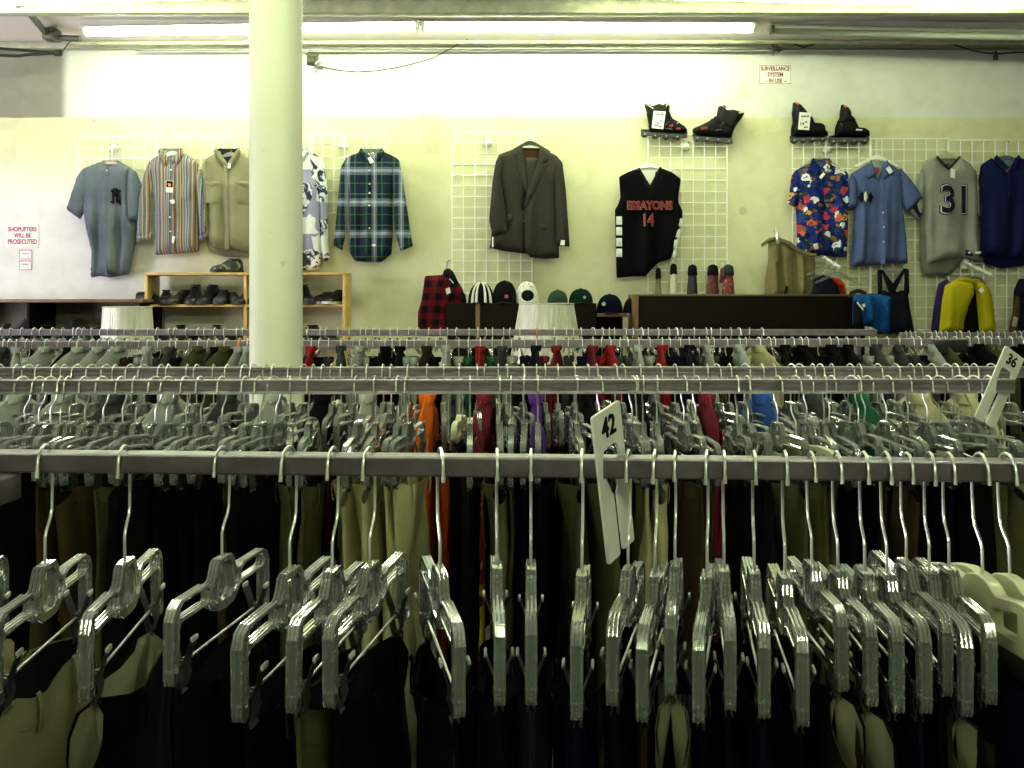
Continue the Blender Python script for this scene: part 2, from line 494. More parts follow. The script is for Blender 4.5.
for x, y, lab in ((-1.5, 2.3, 'fluorescent ceiling light above the second clothes rail, out of the picture'), (1.5, 2.3, 'fluorescent ceiling light above the second clothes rail, out of the picture'), (-1.7, -1.3, 'fluorescent ceiling light behind the camera'), (1.3, -1.3, 'fluorescent ceiling light behind the camera')):
    strip_light(lab, x - 1.2, x + 1.2, y, 3.235, True, group='lights ' + lab[20:], tm=tube_dim)
# ================================================================ clothes racks
RH = .025                                   # rail section
def rail_mesh(L0, L1, depth=.035, h=.025, grooved=False):
    m = MB()
    if not grooved: m.box(L0, L1, -depth / 2, depth / 2, -h, 0, .0025)
    else:
        pr = [(-depth / 2, 0), (-depth / 2, -h * .22), (-depth / 2 + .003, -h * .26), (-depth / 2 + .003, -h * .46), (-depth / 2, -h * .5), (-depth / 2, -h * .72), (-depth / 2 + .003, -h * .76), (-depth / 2 + .001, -h), (depth / 2, -h), (depth / 2, 0)]
        vs = [(L0, y, z) for y, z in pr] + [(L1, y, z) for y, z in pr]; n = len(pr)
        m.add(vs, [list(range(n)), list(range(n, 2 * n))[::-1]] + [(i, (i + 1) % n, (i + 1) % n + n, i + n) for i in range(n)])
    return m.mesh('rail', False)

# front rack: rail, a cross bar running toward the viewer at the sign end, posts and feet
Y1, T1 = 1.25, -.055                        # depth and slope of the front rail
ZR = 1.302
rk = thing('clothes_rack', 'front dark steel clothes rack whose rail holds the clear trouser hangers', 'clothes rack', (0, Y1, 0), (0, 0, math.atan(T1)))
link('rail', rail_mesh(-1.55, 1.55), railm, rk, (0, 0, ZR))
MB().box(-.655, -.62, -.75, -.018, 1.245, 1.277, .003).build('cross_bar', railm, rk)
for s in (-1.52, 1.52):
    m = MB(); m.box(s - .016, s + .016, -.016, .016, .05, ZR - .025, .003); m.build('post', railm, rk)
    m = MB(); m.box(s - .02, s + .02, -.30, .30, 0, .05, .006); m.build('foot', railm, rk)
m = MB(); m.box(-.655, -.62, -.75, -.715, .0, 1.245, .003); m.build('post', railm, rk)

Y2, T2, Y3, T3 = 2.40, .012, 2.90, .012
Z2, Z3 = 1.302, 1.297
r2 = thing('clothes_rack', 'middle double clothes rack carrying the second and third rails', 'clothes rack', (0, 0, 0))
link('rail', rail_mesh(-2.2, 1.205, .04, .033, True), railm2, r2, (0, Y2, Z2), (0, 0, math.atan(T2)))
link('rail', rail_mesh(-2.2, 1.9, .04, .031, True), railm2, r2, (0, Y3, Z3), (0, 0, math.atan(T3)))
for s in (-2.15, 1.85):
    m = MB(); m.box(s - .016, s + .016, Y2 if s < 0 else Y3 - .3, Y3, 1.22, 1.262, .003); m.build('cross_bar', railm, r2)
    m = MB(); m.box(s - .016, s + .016, 2.62, 2.66, .05, 1.26, .003); m.build('post', railm, r2)
    m = MB(); m.box(s - .02, s + .02, 2.3, 3.0, 0, .05, .006); m.build('foot', railm, r2)

Y4, Y5 = 4.40, 5.20
Z4, Z5 = 1.312, 1.332
r4 = thing('clothes_rack', 'far dark clothes rack carrying the fourth rail, in front of the column foot', 'clothes rack', (0, 0, 0))
r4['label'] = 'far dark clothes rack whose rail passes behind the column'
link('rail', rail_mesh(-3.2, 3.2, .04, .036), railm2, r4, (0, Y4, Z4), (0, -.003, 0))
for s in (-3.15, 3.15):
    m = MB(); m.box(s - .016, s + .016, Y4 - .016, Y4 + .016, .05, Z4 - .036, .003); m.build('post', railm, r4)
    m = MB(); m.box(s - .02, s + .02, Y4 - .3, Y4 + .3, 0, .05, .006); m.build('foot', railm, r4)
r5 = thing('clothes_rack', 'rearmost long clothes rack in front of the shoe shelf and brown cabinets', 'clothes rack', (0, 0, 0))
X5e = (876 - 512) * Y5 / 1000
link('rail', rail_mesh(-3.6, X5e, .04, .032), railm2, r5, (0, Y5, Z5))
for s in (-3.5, X5e - .1):
    m = MB(); m.box(s - .016, s + .016, Y5 - .016, Y5 + .016, .05, Z5 - .032, .003); m.build('post', railm, r5)
    m = MB(); m.box(s - .02, s + .02, Y5 - .25, Y5 + .25, 0, .05, .006); m.build('foot', railm, r5)
r6 = thing('clothes_rack', 'short rear clothes rack standing below the yellow jacket', 'clothes rack', (0, 0, 0))
X6 = (900 - 512) * 5.0 / 1000
link('rail', rail_mesh(X6, 3.4, .04, .030), railm2, r6, (0, 5.0, 1.322))
for s in (X6 + .1, 3.3):
    m = MB(); m.box(s - .016, s + .016, 5.0 - .016, 5.0 + .016, .05, 1.295, .003); m.build('post', railm, r6)
    m = MB(); m.box(s - .02, s + .02, 5.0 - .25, 5.0 + .25, 0, .05, .006); m.build('foot', railm, r6)

# ================================================================ clip hanger
W = .17; ZB = -.157
def hook_pts(zb=ZB, top=.021, R=.0235, s=1.0):
    zc = -.0157
    kink = zb + top + .030
    pts = [(0, 0, zb + .0), (0, 0, zb + top), (0, 0, kink), (.004, 0, kink + .008), (.017, 0, kink + .022), (.0215, 0, kink + .032), (R, 0, (kink + .03 + zc) / 2), (R, 0, zc)]
    for k in range(1, 9):
        an = PI * k / 8
        pts.append((R * math.cos(an), 0, zc + R * math.sin(an)))
    pts += [(-R - .0005, 0, zc - .008), (-R - .0018, 0, zc - .0125)]
    return pts
hp = hook_pts()
hook_me = MB().tube(hp, [.0019] * (len(hp) - 2) + [.0026, .0024], 8).mesh('hook')

def mir(pts): return pts + [(-x, z) for x, z in pts[::-1] if abs(x) > 1e-6]
outer = mir([(0, .021), (.018, .0205), (.026, .015), (.031, .004), (.036, -.003), (.046, -.005), (.058, 0), (.148, 0), (.162, -.006), (.170, -.020), (.1705, -.078), (.167, -.084), (.155, -.084), (.152, -.078),
             (.152, -.034), (.147, -.0275), (.058, -.0275), (.046, -.029), (.036, -.037), (.022, -.043), (0, -.044)])
win = [(.050, -.010), (.060, -.0055), (.145, -.0055), (.150, -.010), (.150, -.018), (.146, -.0222), (.056, -.0222), (.050, -.024)]
hubh = [(-.012, .012), (.012, .012), (.018, .004), (.020, -.026), (.012, -.034), (-.012, -.034), (-.020, -.026), (-.018, .004)]
win2 = [(.027, -.006), (.036, -.012), (.045, -.012), (.045, -.024), (.034, -.030), (.027, -.032)]
armh = [(.157, -.016), (.1655, -.024), (.1655, -.072), (.157, -.072)]
def fit(x, z):
    a = abs(x)
    if a > .058: a = .058 + (a - .058) * (.120 - .058) / (.142 - .058) if a < .142 else a - .022
    return math.copysign(a, x), (z if z > -.03 else -.03 + (z + .03) * 1.24)
def shift(lp, dz, flip=False): return [((-x if flip else x), z + dz) for x, z in (lp[::-1] if flip else lp)]
outer, win, armh = [[fit(*q) for q in lp] for lp in (outer, win, armh)]
loops = [shift(outer, ZB)] + [shift(hubh, ZB)]
for w in (win, win2, armh): loops += [shift(round_poly(w, .003, 2), ZB), shift(round_poly(w, .003, 2), ZB, True)]
def shrink(lp, d, grow=False):
    n = len(lp); out = []
    A = sum(lp[i - 1][0] * lp[i][1] - lp[i][0] * lp[i - 1][1] for i in range(n))
    for i in range(n):
        p = Vector(lp[i]); e1 = (p - Vector(lp[i - 1])); e2 = (Vector(lp[(i + 1) % n]) - p)
        t = e1.normalized() + e2.normalized()
        if t.length < 1e-6: out.append(tuple(p)); continue
        t.normalize(); nn = Vector((-t.y, t.x)) * (1 if A > 0 else -1) * (-1 if grow else 1)
        out.append(tuple(p + nn * d))
    return out
def join(*ms):
    m = MB()
    for me, dy in ms:
        m.add([(v.co.x, v.co.y + dy, v.co.z) for v in me.vertices], [tuple(p.vertices) for p in me.polygons])
    return m.mesh('frame', False)
rim = flat_mesh(loops, .0022, .0018)
mid = flat_mesh([shrink(loops[0], .0012)] + [shrink(l, .0012, True) for l in loops[1:]], .0048)
web_b = MB()
for s in (-1, 1):                          # thin web in the end arms and the hub
    web_b.box(min(s * .134, s * .1445), max(s * .134, s * .1445), -.001, .001, ZB - .085, ZB - .014)
web_b.box(-.019, .019, -.001, .001, ZB - .033, ZB + .011)
for s in (-1, 1):                          # ribs that catch the light on the end arms
    for k in range(6):
        z = ZB - .024 - k * .0115
        web_b.box(min(s * .134, s * .1447), max(s * .134, s * .1447), -.0055, .0055, z - .0007, z + .0007)
body_me = join((rim, -.0046), (rim, 0), (rim, .0046), (mid, 0), (web_b.mesh('web', False), 0))
ZROD = ZB - .080
rod_me = MB().tube([(-.135, 0, ZROD), (.135, 0, ZROD)], .0018, 8).mesh('rod')
def clip_mesh(xc):
    m = MB()
    for s in (-1, 1):
        rows = []
        for (y, z) in ((.0150, .030), (.0125, .024), (.0050, .002), (.0045, -.006), (.0062, -.014), (.0015, -.030), (.0035, -.034)):
            rows.append([(xc - .010, s * y, ZROD + z), (xc + .010, s * y, ZROD + z), (xc + .010, s * (y + .0014), ZROD + z), (xc - .010, s * (y + .0014), ZROD + z)])
        m.loops(rows)
    m.tube([(xc - .007, 0, ZROD), (xc - .002, 0, ZROD)], .0052, 10); m.tube([(xc + .002, 0, ZROD), (xc + .007, 0, ZROD)], .0052, 10)
    return m.mesh('clip', True)
def clip_tip(xc, s):
    return MB().box(xc - .0085, xc + .0085, min(s * .0138, s * .0172), max(s * .0138, s * .0172), ZROD + .027, ZROD + .034, .0015).mesh('tip', True)
clip_me = [clip_mesh(-.112), clip_mesh(.112)]; tip_me = [[clip_tip(x, q) for q in (-1, 1)] for x in (-.112, .112)]
tipm = mat('clip_tip_plastic', (.55, .58, .52), .3, var=.05)

RAISE = .032
def up(me):
    m = me.copy(); m.transform(Matrix.Translation((0, 0, RAISE))); return m
hp_s = hook_pts(ZB + RAISE)
hook_s = MB().tube(hp_s, [.0019] * (len(hp_s) - 2) + [.0026, .0024], 8).mesh('hook')
body_s, rod_s, clip_s = up(body_me), up(rod_me), [up(q) for q in clip_me]
def make_short_hanger():
    t = thing('clip_hanger', 'x', 'hanger')
    link('hook', hook_s, chrome, t); link('hanger_frame', body_s, clearp2, t); link('clip_rod', rod_s, chrome, t)
    for k in (0, 1): link('clip', clip_s[k], darkm, t)
    return t
def make_clip_hanger(tips):
    t = thing('clip_hanger', 'x', 'hanger')
    link('hook', hook_me, chrome, t)
    b = link('hanger_frame', body_me, clearp, t)
    link('clip_rod', rod_me, chrome, t)
    for k in (0, 1):
        c = link('clip', clip_me[k], darkm, t)
        for q in (0, 1):
            if tips: link('grip_tip', tip_me[k][q], tipm, c)
    return t
HANGER = make_clip_hanger(True); HK = kids_map(HANGER)
HANG2 = make_short_hanger(); HK2 = kids_map(HANG2)

# cream plastic clip hanger
cl = [shift(round_poly(mir([(0, .020), (.028, .016), (.045, .004), (.10, .010), (.150, .004), (.168, -.010), (.170, -.040), (.160, -.050), (.05, -.050), (0, -.056)]), .008, 3), ZB)]
for w in ([(.118, -.006), (.150, -.012), (.152, -.034), (.120, -.034)], [(.035, -.012), (.10, -.004), (.10, -.034), (.035, -.034)]):
    cl += [shift(round_poly(w, .004, 2), ZB), shift(round_poly(w, .004, 2), ZB, True)]
cream_me = flat_mesh(cl, .008, .0015)
bar_me = MB().box(-.165, .165, -.006, .006, ZB - .075, ZB - .050, .002).mesh('bar')
def make_cream_hanger():
    t = thing('plastic_hanger', 'x', 'hanger')
    link('hook', hook_me, chrome, t); link('hanger_frame', cream_me, creamp, t); link('clamp_bar', bar_me, blackp, t)
    return t
CREAM = make_cream_hanger(); CK = kids_map(CREAM)

# ================================================================ trousers held by the two clips
ZT = ZROD - .027                           # waist edge where the clips pinch it
def waist(i, n, z, rnd):
    an = 2 * PI * i / n
    c, s = math.cos(an), math.sin(an)
    x = .185 * math.copysign(abs(c) ** .8, c)
    return x, s
def trousers_meshes(seed, hwid=.19, big=False):
    rnd = random.Random(seed); n = 36
    bul = rnd.uniform(.018, .032); off = rnd.uniform(-.02, .02); droop = rnd.uniform(.012, .03); lp = rnd.uniform(.014, .03)
    if big: droop, lp = .036, .030
    ph = [rnd.uniform(0, 6) for _ in range(4)]
    def ring(k, inset=0.0, wide=1.0):
        """k: depth below the waist edge"""
        out = []
        f = min(1, k / .16)
        for i in range(n):
            an = 2 * PI * i / n; c, s = math.cos(an), math.sin(an)
            x = hwid * wide * math.copysign(abs(c) ** .75, c)
            u = abs(x)
            pinch = math.exp(-((u - .112) / .020) ** 2)
            if u > .12: t = lp
            else: t = bul + .006 * math.sin(x * 40 + ph[0])
            t0 = t * (1 - .93 * pinch)
            t1 = .018 + .004 * math.sin(x * 30 + ph[1] + k * 8)
            t = t0 * (1 - f) + t1 * f
            mid = off * (1 - f) * (1 - pinch) * (1 if u < .12 else .3)
            y = mid + (t - inset) * math.copysign(abs(s) ** .85, s)
            zz = 0
            if u > .12: zz = -droop * ((u - .12) / .04) ** 1.3
            elif u < .092: zz = -.008 * (1 - (u / .092) ** 2) - .006 * (1 if s < 0 else 0)
            y += .006 * math.sin(k * 14 + x * 22 + ph[2]) * f
            out.append((x * (1 - inset * 2), y, ZT + zz * (1 - .6 * f) - k))
        return out
    band = MB().loops([ring(0), ring(.004), ring(.02), ring(.038), ring(.040, .003)], cap=False).mesh('waistband')
    lining = MB().loops([ring(.0015, .004), ring(.01, .004), ring(.02, .004), ring(.035, .004), ring(.05, .004), ring(.08, .004), ring(.11, .004)], cap=False).mesh('lining')
    m = MB()
    rows = [ring(.038, .0012), ring(.07, .0012), ring(.11), ring(.16), ring(.22, 0, 1.02), ring(.28, 0, 1.04)]
    m.loops(rows, cap=False)
    for s in (-1, 1):                      # two legs
        lr = []
        for j, (z, hw, ht, cx) in enumerate(((.26, .5 * hwid * 1.04, .018, .5 * hwid * 1.04), (.40, .5 * hwid, .018, .5 * hwid * 1.05), (.60, .47 * hwid, .017, .5 * hwid * 1.05), (.80, .44 * hwid, .016, .5 * hwid * 1.03), (.98, .42 * hwid, .015, .5 * hwid))):
            lr.append([(s * cx + hw * math.copysign(abs(math.cos(a)) ** .7, math.cos(a)), ht * math.sin(a) + .005 * math.sin(z * 9 + s + ph[3]) + .004 * math.sin(math.cos(a) * 5 + z * 17), ZT - z) for a in [2 * PI * i / 24 for i in range(24)]])
        m.loops(lr, cap=False)
    legs = m.mesh('legs')
    loop = MB()
    lm = []
    for x, s in ((-.06, -1), (.06, -1), (-.06, 1), (.06, 1)):
        # carrier belt loop: a strip bowed over the band
        R = ring(.0)
        i = min(range(n), key=lambda i: abs(R[i][0] - x) + (0 if R[i][1] * s > off * s * .5 else 9))
        yy = R[i][1]; zt = R[i][2]
        q = MB(); rows = []
        for z, dy in ((zt + .002, .0), (zt - .004, .003), (zt - .022, .0045), (zt - .042, .003), (zt - .046, 0)):
            rows.append([(x - .005, yy + s * dy, z), (x + .005, yy + s * dy, z), (x + .005, yy + s * (dy + .0015), z), (x - .005, yy + s * (dy + .0015), z)])
        lm.append(q.loops(rows).mesh('belt_loop'))
    return band, lining, legs, lm
def make_trousers(seed, hwid, big=False):
    t = thing('trousers', 'x', 'trousers')
    a, b, c, d = trousers_meshes(seed, hwid, big)
    base = fabric('black', (.0025, .0025, .003))
    link('waistband', a, base, t); link('lining', b, fabric('lining', (.20, .20, .13)), t); link('trouser_legs', c, base, t)
    for q in d: link('belt_loop', q, base, t)
    return t, kids_map(t)
TROUS = [make_trousers(*q) for q in ((3, .126), (5, .165), (9, .130), (14, .124), (23, .160), (31, .128), (41, .185, True))]
DLIN = fabric('lining_dark', (.006, .006, .005)); LLIN = fabric('lining_light', (.24, .235, .15))

# ================================================================ shirt on a shirt hanger
def shirt_hanger_me():
    hz = -.055
    o = round_poly(mir([(0, .012), (.016, .010), (.030, 0), (.10, -.022), (.185, -.050), (.197, -.060), (.196, -.070), (.185, -.070), (.10, -.040), (.03, -.018), (0, -.014)]), .004, 2)
    return flat_mesh([shift(o, hz)], .005, .001)
sh_body = shirt_hanger_me()
hp2 = [(0, 0, -.055), (0, 0, -.030), (.006, 0, -.026), (.018, 0, -.022), (.0235, 0, -.0157)]
for k in range(1, 9):
    an = PI * k / 8; hp2.append((.0235 * math.cos(an), 0, -.0157 + .0235 * math.sin(an)))
hp2 += [(-.0235, 0, -.022), (-.0245, 0, -.030)]
sh_hook = MB().tube(hp2, .0019, 6).mesh('hook')
# the same hanger with a longer neck
hp3 = [(0, 0, -.105), (0, 0, -.075), (.006, 0, -.068), (.018, 0, -.058), (.0235, 0, -.0157)] + hp2[5:]
sl_hook = MB().tube(hp3, .0019, 6).mesh('hook')
sl_body = sh_body.copy(); sl_body.transform(Matrix.Translation((0, 0, -.05)))
thick_hook = MB().tube(hp2, .0042, 8).mesh('hook')
def make_shirt_hanger(hk, bd, hm=chrome, bm=clearp, nm='shirt_hanger'):
    t = thing(nm, 'x', 'hanger')
    link('hook', hk.copy(), hm, t); link('hanger_frame', bd.copy(), bm, t)
    return t, kids_map(t)
SHS = make_shirt_hanger(sh_hook, sh_body); SHL = make_shirt_hanger(sl_hook, sl_body)
SHC = make_shirt_hanger(thick_hook, sh_body, creamp, creamp, 'plastic_hanger')
SHO = make_shirt_hanger(thick_hook, sh_body, orangep, orangep, 'plastic_hanger')

def shirt_body(seed, dz):
    rnd = random.Random(seed)
    b = [(-.05, -.035), (-.12, -.060), (-.20, -.095), (-.215, -.13), (-.215, -.30), (-.205, -.70), (.205, -.70), (.215, -.30), (.215, -.13), (.20, -.095), (.12, -.060), (.05, -.035)]
    b = [(x, z + dz) for x, z in b]
    m = cloth(b, .015, .05, .035, folds(seed, .006, 6), back=1.0)
    col = MB().loops([[(.062 * math.cos(a), .022 * math.sin(a), -.052 + dz - .006 * math.sin(a)) for a in [2 * PI * i / 20 for i in range(20)]],
                      [(.056 * math.cos(a), .026 * math.sin(a), -.030 + dz) for a in [2 * PI * i / 20 for i in range(20)]],
                      [(.052 * math.cos(a), .022 * math.sin(a), -.024 + dz) for a in [2 * PI * i / 20 for i in range(20)]],
                      [(.048 * math.cos(a), .016 * math.sin(a), -.034 + dz) for a in [2 * PI * i / 20 for i in range(20)]]], cap=False).mesh('collar')
    sl = []
    for s in (-1, 1):
        p = [(s * .195, -.10), (s * .218, -.13), (s * .232, -.40), (s * .225, -.58), (s * .185, -.58), (s * .175, -.35), (s * .175, -.15)]
        sl.append(cloth([(x, z + dz) for x, z in p], .013, .03, .035, None, back=1.0, y0=.012 * s))
    return m, col, sl
def make_shirt(seed, dz):
    t = thing('shirt', 'x', 'shirt')
    a, b, c = shirt_body(seed, dz); base = fabric('black', (.0025, .0025, .003))
    link('shirt_body', a, base, t); link('collar', b, base, t)
    for q in c: link('sleeve', q, base, t)
    return t, kids_map(t)
SHIRTS = {('s', 0): make_shirt(1, .0), ('s', 1): make_shirt(2, .0), ('l', 0): make_shirt(1, -.05), ('l', 1): make_shirt(2, -.05)}
USED = set()
def put(proto, kids, label, group, loc, rot, swap=None, scale=1.0):
    """the first call places the thing itself, later calls copy it"""
    if proto.name not in USED and swap is None:
        USED.add(proto.name)
        proto.location = loc; proto.rotation_euler = rot; proto.scale = (scale,) * 3; proto['label'] = label; proto['group'] = group
        return proto
    r = dup(proto, kids, label, group, loc, rot, swap); r.scale = (scale,) * 3
    return r

# ---------------------------------------------------------------- front rail
def world(loc, yaw, tilt, p):
    return Vector(loc) + Matrix.Rotation(PI / 2 + yaw, 3, 'Z') @ Matrix.Rotation(tilt, 3, 'Y') @ Vector(p)
def pix(v): return HX + v.x / v.y * FOC, HY - (v.z - EYE) / v.y * FOC
def rail_loc(X): return (X, Y1 + T1 * X, ZR)
def solve(hx, nx, ny):
    """rail position, turn, swing and size that bring the hub and the near end where they are seen"""
    best = None
    for i in range(-50, 51):
        yaw = i * .018
        for tl in (-.06, -.03, 0, .03, .06):
            for sc in (.93, .96, .98, 1, 1.02, 1.05, 1.08, 1.11):
                X = (hx - 512) / 1000 * 1.25
                for _ in range(2):
                    h = world(rail_loc(X), yaw, tl, (0, 0, ZB * sc))
                    X += (hx - pix(h)[0]) / 1000 * h.y
                x, y = pix(world(rail_loc(X), yaw, tl, (-.143 * sc, 0, (ZB - .096) * sc)))
                e = (x - nx) ** 2 + (y - ny) ** 2 + 3000 * tl * tl + 2000 * (sc - 1) ** 2
                if best is None or e < best[0]: best = (e, X, yaw, tl, sc)
    return best[1:]
FRONT = [(-38, -90, 712, 'c'), (45, -6, 706, 'c'), (125, 85, 703, 'c'), (222, 170, 687, 'c'), (290, 238, 725, 'c'), (332, 293, 710, 'c'), (370, 330, 708, 'c'), (440, 460, 720, 'c'), (497, 499, 705, 'c'), (531, 531, 703, 'c'), (582, 576, 718, 'c'),
         (628, 613, 703, 'c'), (655, 643, 720, 'c'), (675, 671, 692, 'c'), (707, 699, 722, 'c'), (724, 729, 710, 'c'), (754, 763, 718, 'c'), (785, 803, 724, 'c'), (812, 842, 690, 'c'), (838, 872, 705, 'c'), (865, 899, 711, 'c'), (887, 925, 712, 'c'),
         (906, 946, 696, 'c'), (929, 966, 716, 'c'), (949, 990, 703, 'c'), (983, 1042, 650, 'w'), (1010, 1075, 655, 'w')]
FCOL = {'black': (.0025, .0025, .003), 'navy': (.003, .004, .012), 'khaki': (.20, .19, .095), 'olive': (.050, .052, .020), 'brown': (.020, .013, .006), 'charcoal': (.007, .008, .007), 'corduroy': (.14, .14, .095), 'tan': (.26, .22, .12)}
FT = ['khaki', 'khaki', 'black', 'black', 'black', 'olive', 'black', 'black', 'black', 'charcoal', 'navy', 'black', 'brown', 'corduroy', 'black', 'black', 'navy', 'black', 'charcoal', 'brown', 'black', 'navy', 'black', 'olive', 'charcoal', 'navy', 'navy', 'black']
FV = [1, 4, 6, 2, 3, 0, 2, 3, 0, 2, 3, 0, 2, 6, 0, 3, 2, 0, 6, 6, 3, 0, 2, 6, 4, 0, 2, 3]
FL = [0, 0, 1, 0, 0, 0, 0, 0, 0, 0, 0, 0, 0, 1, 0, 0, 0, 0, 1, 1, 0, 0, 0, 1, 0, 0, 0, 0]
def tmat(c):
    if c == 'corduroy':
        return mat('fabric_corduroy', rough=.9, spec=.1, color=lambda nt: nt.ramp(nt.math('FRACT', nt.math('MULTIPLY', nt.xyz()[0], 190)), [(.2, (.05, .05, .035)), (.5, (.20, .20, .14))]))
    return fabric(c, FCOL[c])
LM_F = [('the shoplifter-sign end', 0, 1), ('the navy-shirt end', 1024, -1)]
def rank_label(i, n):
    """where along a rail, counted from the nearer end"""
    if i < n - i: return nth(i + 1) + ' from the shoplifter-sign end'
    return nth(n - i) + ' from the navy-shirt end'
NF = len(FRONT)
cw = 0
for i, (hx, nx, ny, kind) in enumerate(FRONT):
    X, yaw, tl, sc = solve(hx, nx, ny)
    loc = rail_loc(X)
    rot = (0, tl, PI / 2 + yaw)
    pos = rank_label(i, NF)
    if kind == 'c': put(HANGER, HK, 'clear plastic clip hanger on the front rail, ' + pos, 'clear clip hangers on the front rail', loc, rot, None, sc)
    else:
        cw += 1
        put(CREAM, CK, 'cream clip hanger with black clamp bar on the front rail, ' + pos, 'cream plastic hangers on the front rail', loc, rot)
    tp, tk = TROUS[FV[i]]
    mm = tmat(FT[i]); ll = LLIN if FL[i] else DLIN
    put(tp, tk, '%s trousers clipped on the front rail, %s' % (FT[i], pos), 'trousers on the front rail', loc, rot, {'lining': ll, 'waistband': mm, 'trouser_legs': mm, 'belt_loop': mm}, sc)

# ---------------------------------------------------------------- second rail
SEC = [-6, 22, 39, 50, 61, 68, 84, 102, 121, 135, 155, 168, 185, 200, 222, 245, 259, 273, 290, 308, 356, 375, 398, 407, 470, 500, 511, 524, 538, 577, 600, 633, 637, 643, 657, 684, 697, 737, 747, 778, 796, 809, 825, 832, 852, 858, 868, 888, 909, 928, 939, 960, 974, 988]
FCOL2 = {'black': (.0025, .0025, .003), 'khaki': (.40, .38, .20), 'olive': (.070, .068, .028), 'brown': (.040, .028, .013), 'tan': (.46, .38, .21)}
def sec_col(x):
    for a, c in ((60, 'black'), (118, 'brown'), (128, 'olive'), (150, 'brown'), (176, 'brown'), (196, 'tan'), (215, 'black'), (250, 'brown'), (300, 'olive'), (335, 'olive'), (380, 'khaki'), (430, 'khaki'), (470, 'black'), (560, 'olive'), (640, 'olive'), (680, 'khaki'), (760, 'brown'), (830, 'olive'), (900, 'brown'), (1100, 'olive')):
        if x < a: return c
rs = random.Random(5)
NS = len(SEC); prev = -99
for i, hx in enumerate(SEC):
    X = (hx - 512) / 1000 * (Y2 + T2 * (hx - 512) / 1000 * Y2)
    side = max(-1, min(1, (hx - 512) / 450.0))
    yaw = rs.gauss(0, .14) + .42 * side * rs.choice((1, 1, .5, .1))
    loc = (X, Y2 + T2 * X, Z2 + .0005); rot = (0, rs.gauss(-.05, .06), PI / 2 + yaw)
    pos = rank_label(i, NS)
    if hx == 796:
        put(CREAM, CK, 'cream plastic clip hanger on the second rail, ' + pos, 'cream plastic hanger on the second rail', loc, (0, 0, PI / 2 + .30))
    else:
        put(HANG2, HK2, 'clear plastic clip hanger on the second rail, ' + pos, 'clear clip hangers on the second rail', loc, rot)
    c = sec_col(hx) if rs.random() < .58 else 'black'
    if 300 < hx < 430 or 640 < hx < 700: c = sec_col(hx)
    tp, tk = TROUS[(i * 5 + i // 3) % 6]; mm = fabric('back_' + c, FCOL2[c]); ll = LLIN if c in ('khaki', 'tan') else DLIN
    put(tp, tk, '%s trousers clipped on the second rail, %s' % (c, pos), 'trousers on the second rail', (loc[0], loc[1], loc[2] + RAISE), rot if hx != 796 else (0, 0, PI / 2 + .30), {'lining': ll, 'waistband': mm, 'trouser_legs': mm, 'belt_loop': mm})

# ---------------------------------------------------------------- third rail
SC3 = {'black': (.003, .003, .0035), 'white': (.28, .30, .27), 'orange': (.55, .10, .01), 'red': (.22, .010, .015), 'green': (.015, .08, .04), 'navy': (.012, .02, .09), 'blue': (.02, .06, .24), 'teal': (.006, .07, .07), 'cream': (.34, .32, .18), 'grey': (.035, .038, .038), 'maroon': (.12, .012, .02), 'yellow': (.4, .3, .03), 'pale blue': (.20, .28, .32), 'purple': (.07, .02, .16), 'khaki': (.26, .25, .13), 'olive': (.08, .085, .04), 'brown': (.05, .035, .018)}
def smat(c): return fabric(c.replace(' ', '_'), SC3[c])
C3 = [(20, 'black white grey'), (60, 'black black cream'), (118, 'grey white black'), (146, 'orange orange yellow'), (165, 'navy grey'), (197, 'white grey'), (214, 'red cream'), (232, 'white grey'), (250, 'green black'), (300, 'white black'), (325, 'black navy'), (352, 'red black'), (380, 'white cream'), (400, 'white grey'), (420, 'navy maroon'), (448, 'orange orange black'), (462, 'blue navy'), (480, 'green yellow'), (505, 'red maroon'), (540, 'purple black'), (600, 'black navy'), (640, 'black grey'), (700, 'black navy green'), (760, 'maroon black'), (800, 'navy blue'), (830, 'navy grey'), (860, 'teal black'), (880, 'teal green'), (935, 'green green cream'), (960, 'black maroon'), (1100, 'black cream grey')]
def pick(tab, x, r):
    for a, c in tab:
        if x < a: return r.choice([q for q in c.replace('pale blue', 'pale_blue').split()]).replace('_', ' ')
    return 'black'
def column_hides(x): return 250 < x < 301
def rail_items(Y, T, z, lo, hi, step, seed, skip=()):
    r = random.Random(seed); x = lo; out = []
    while x < hi:
        if not any(a < x < b for a, b in skip): out.append(x)
        x += step * r.uniform(.55, 1.45)
    return out
r3 = random.Random(21)
XS3 = rail_items(Y3, T3, Z3, 3, 1026, 13.2, 77)
N3 = len(XS3)
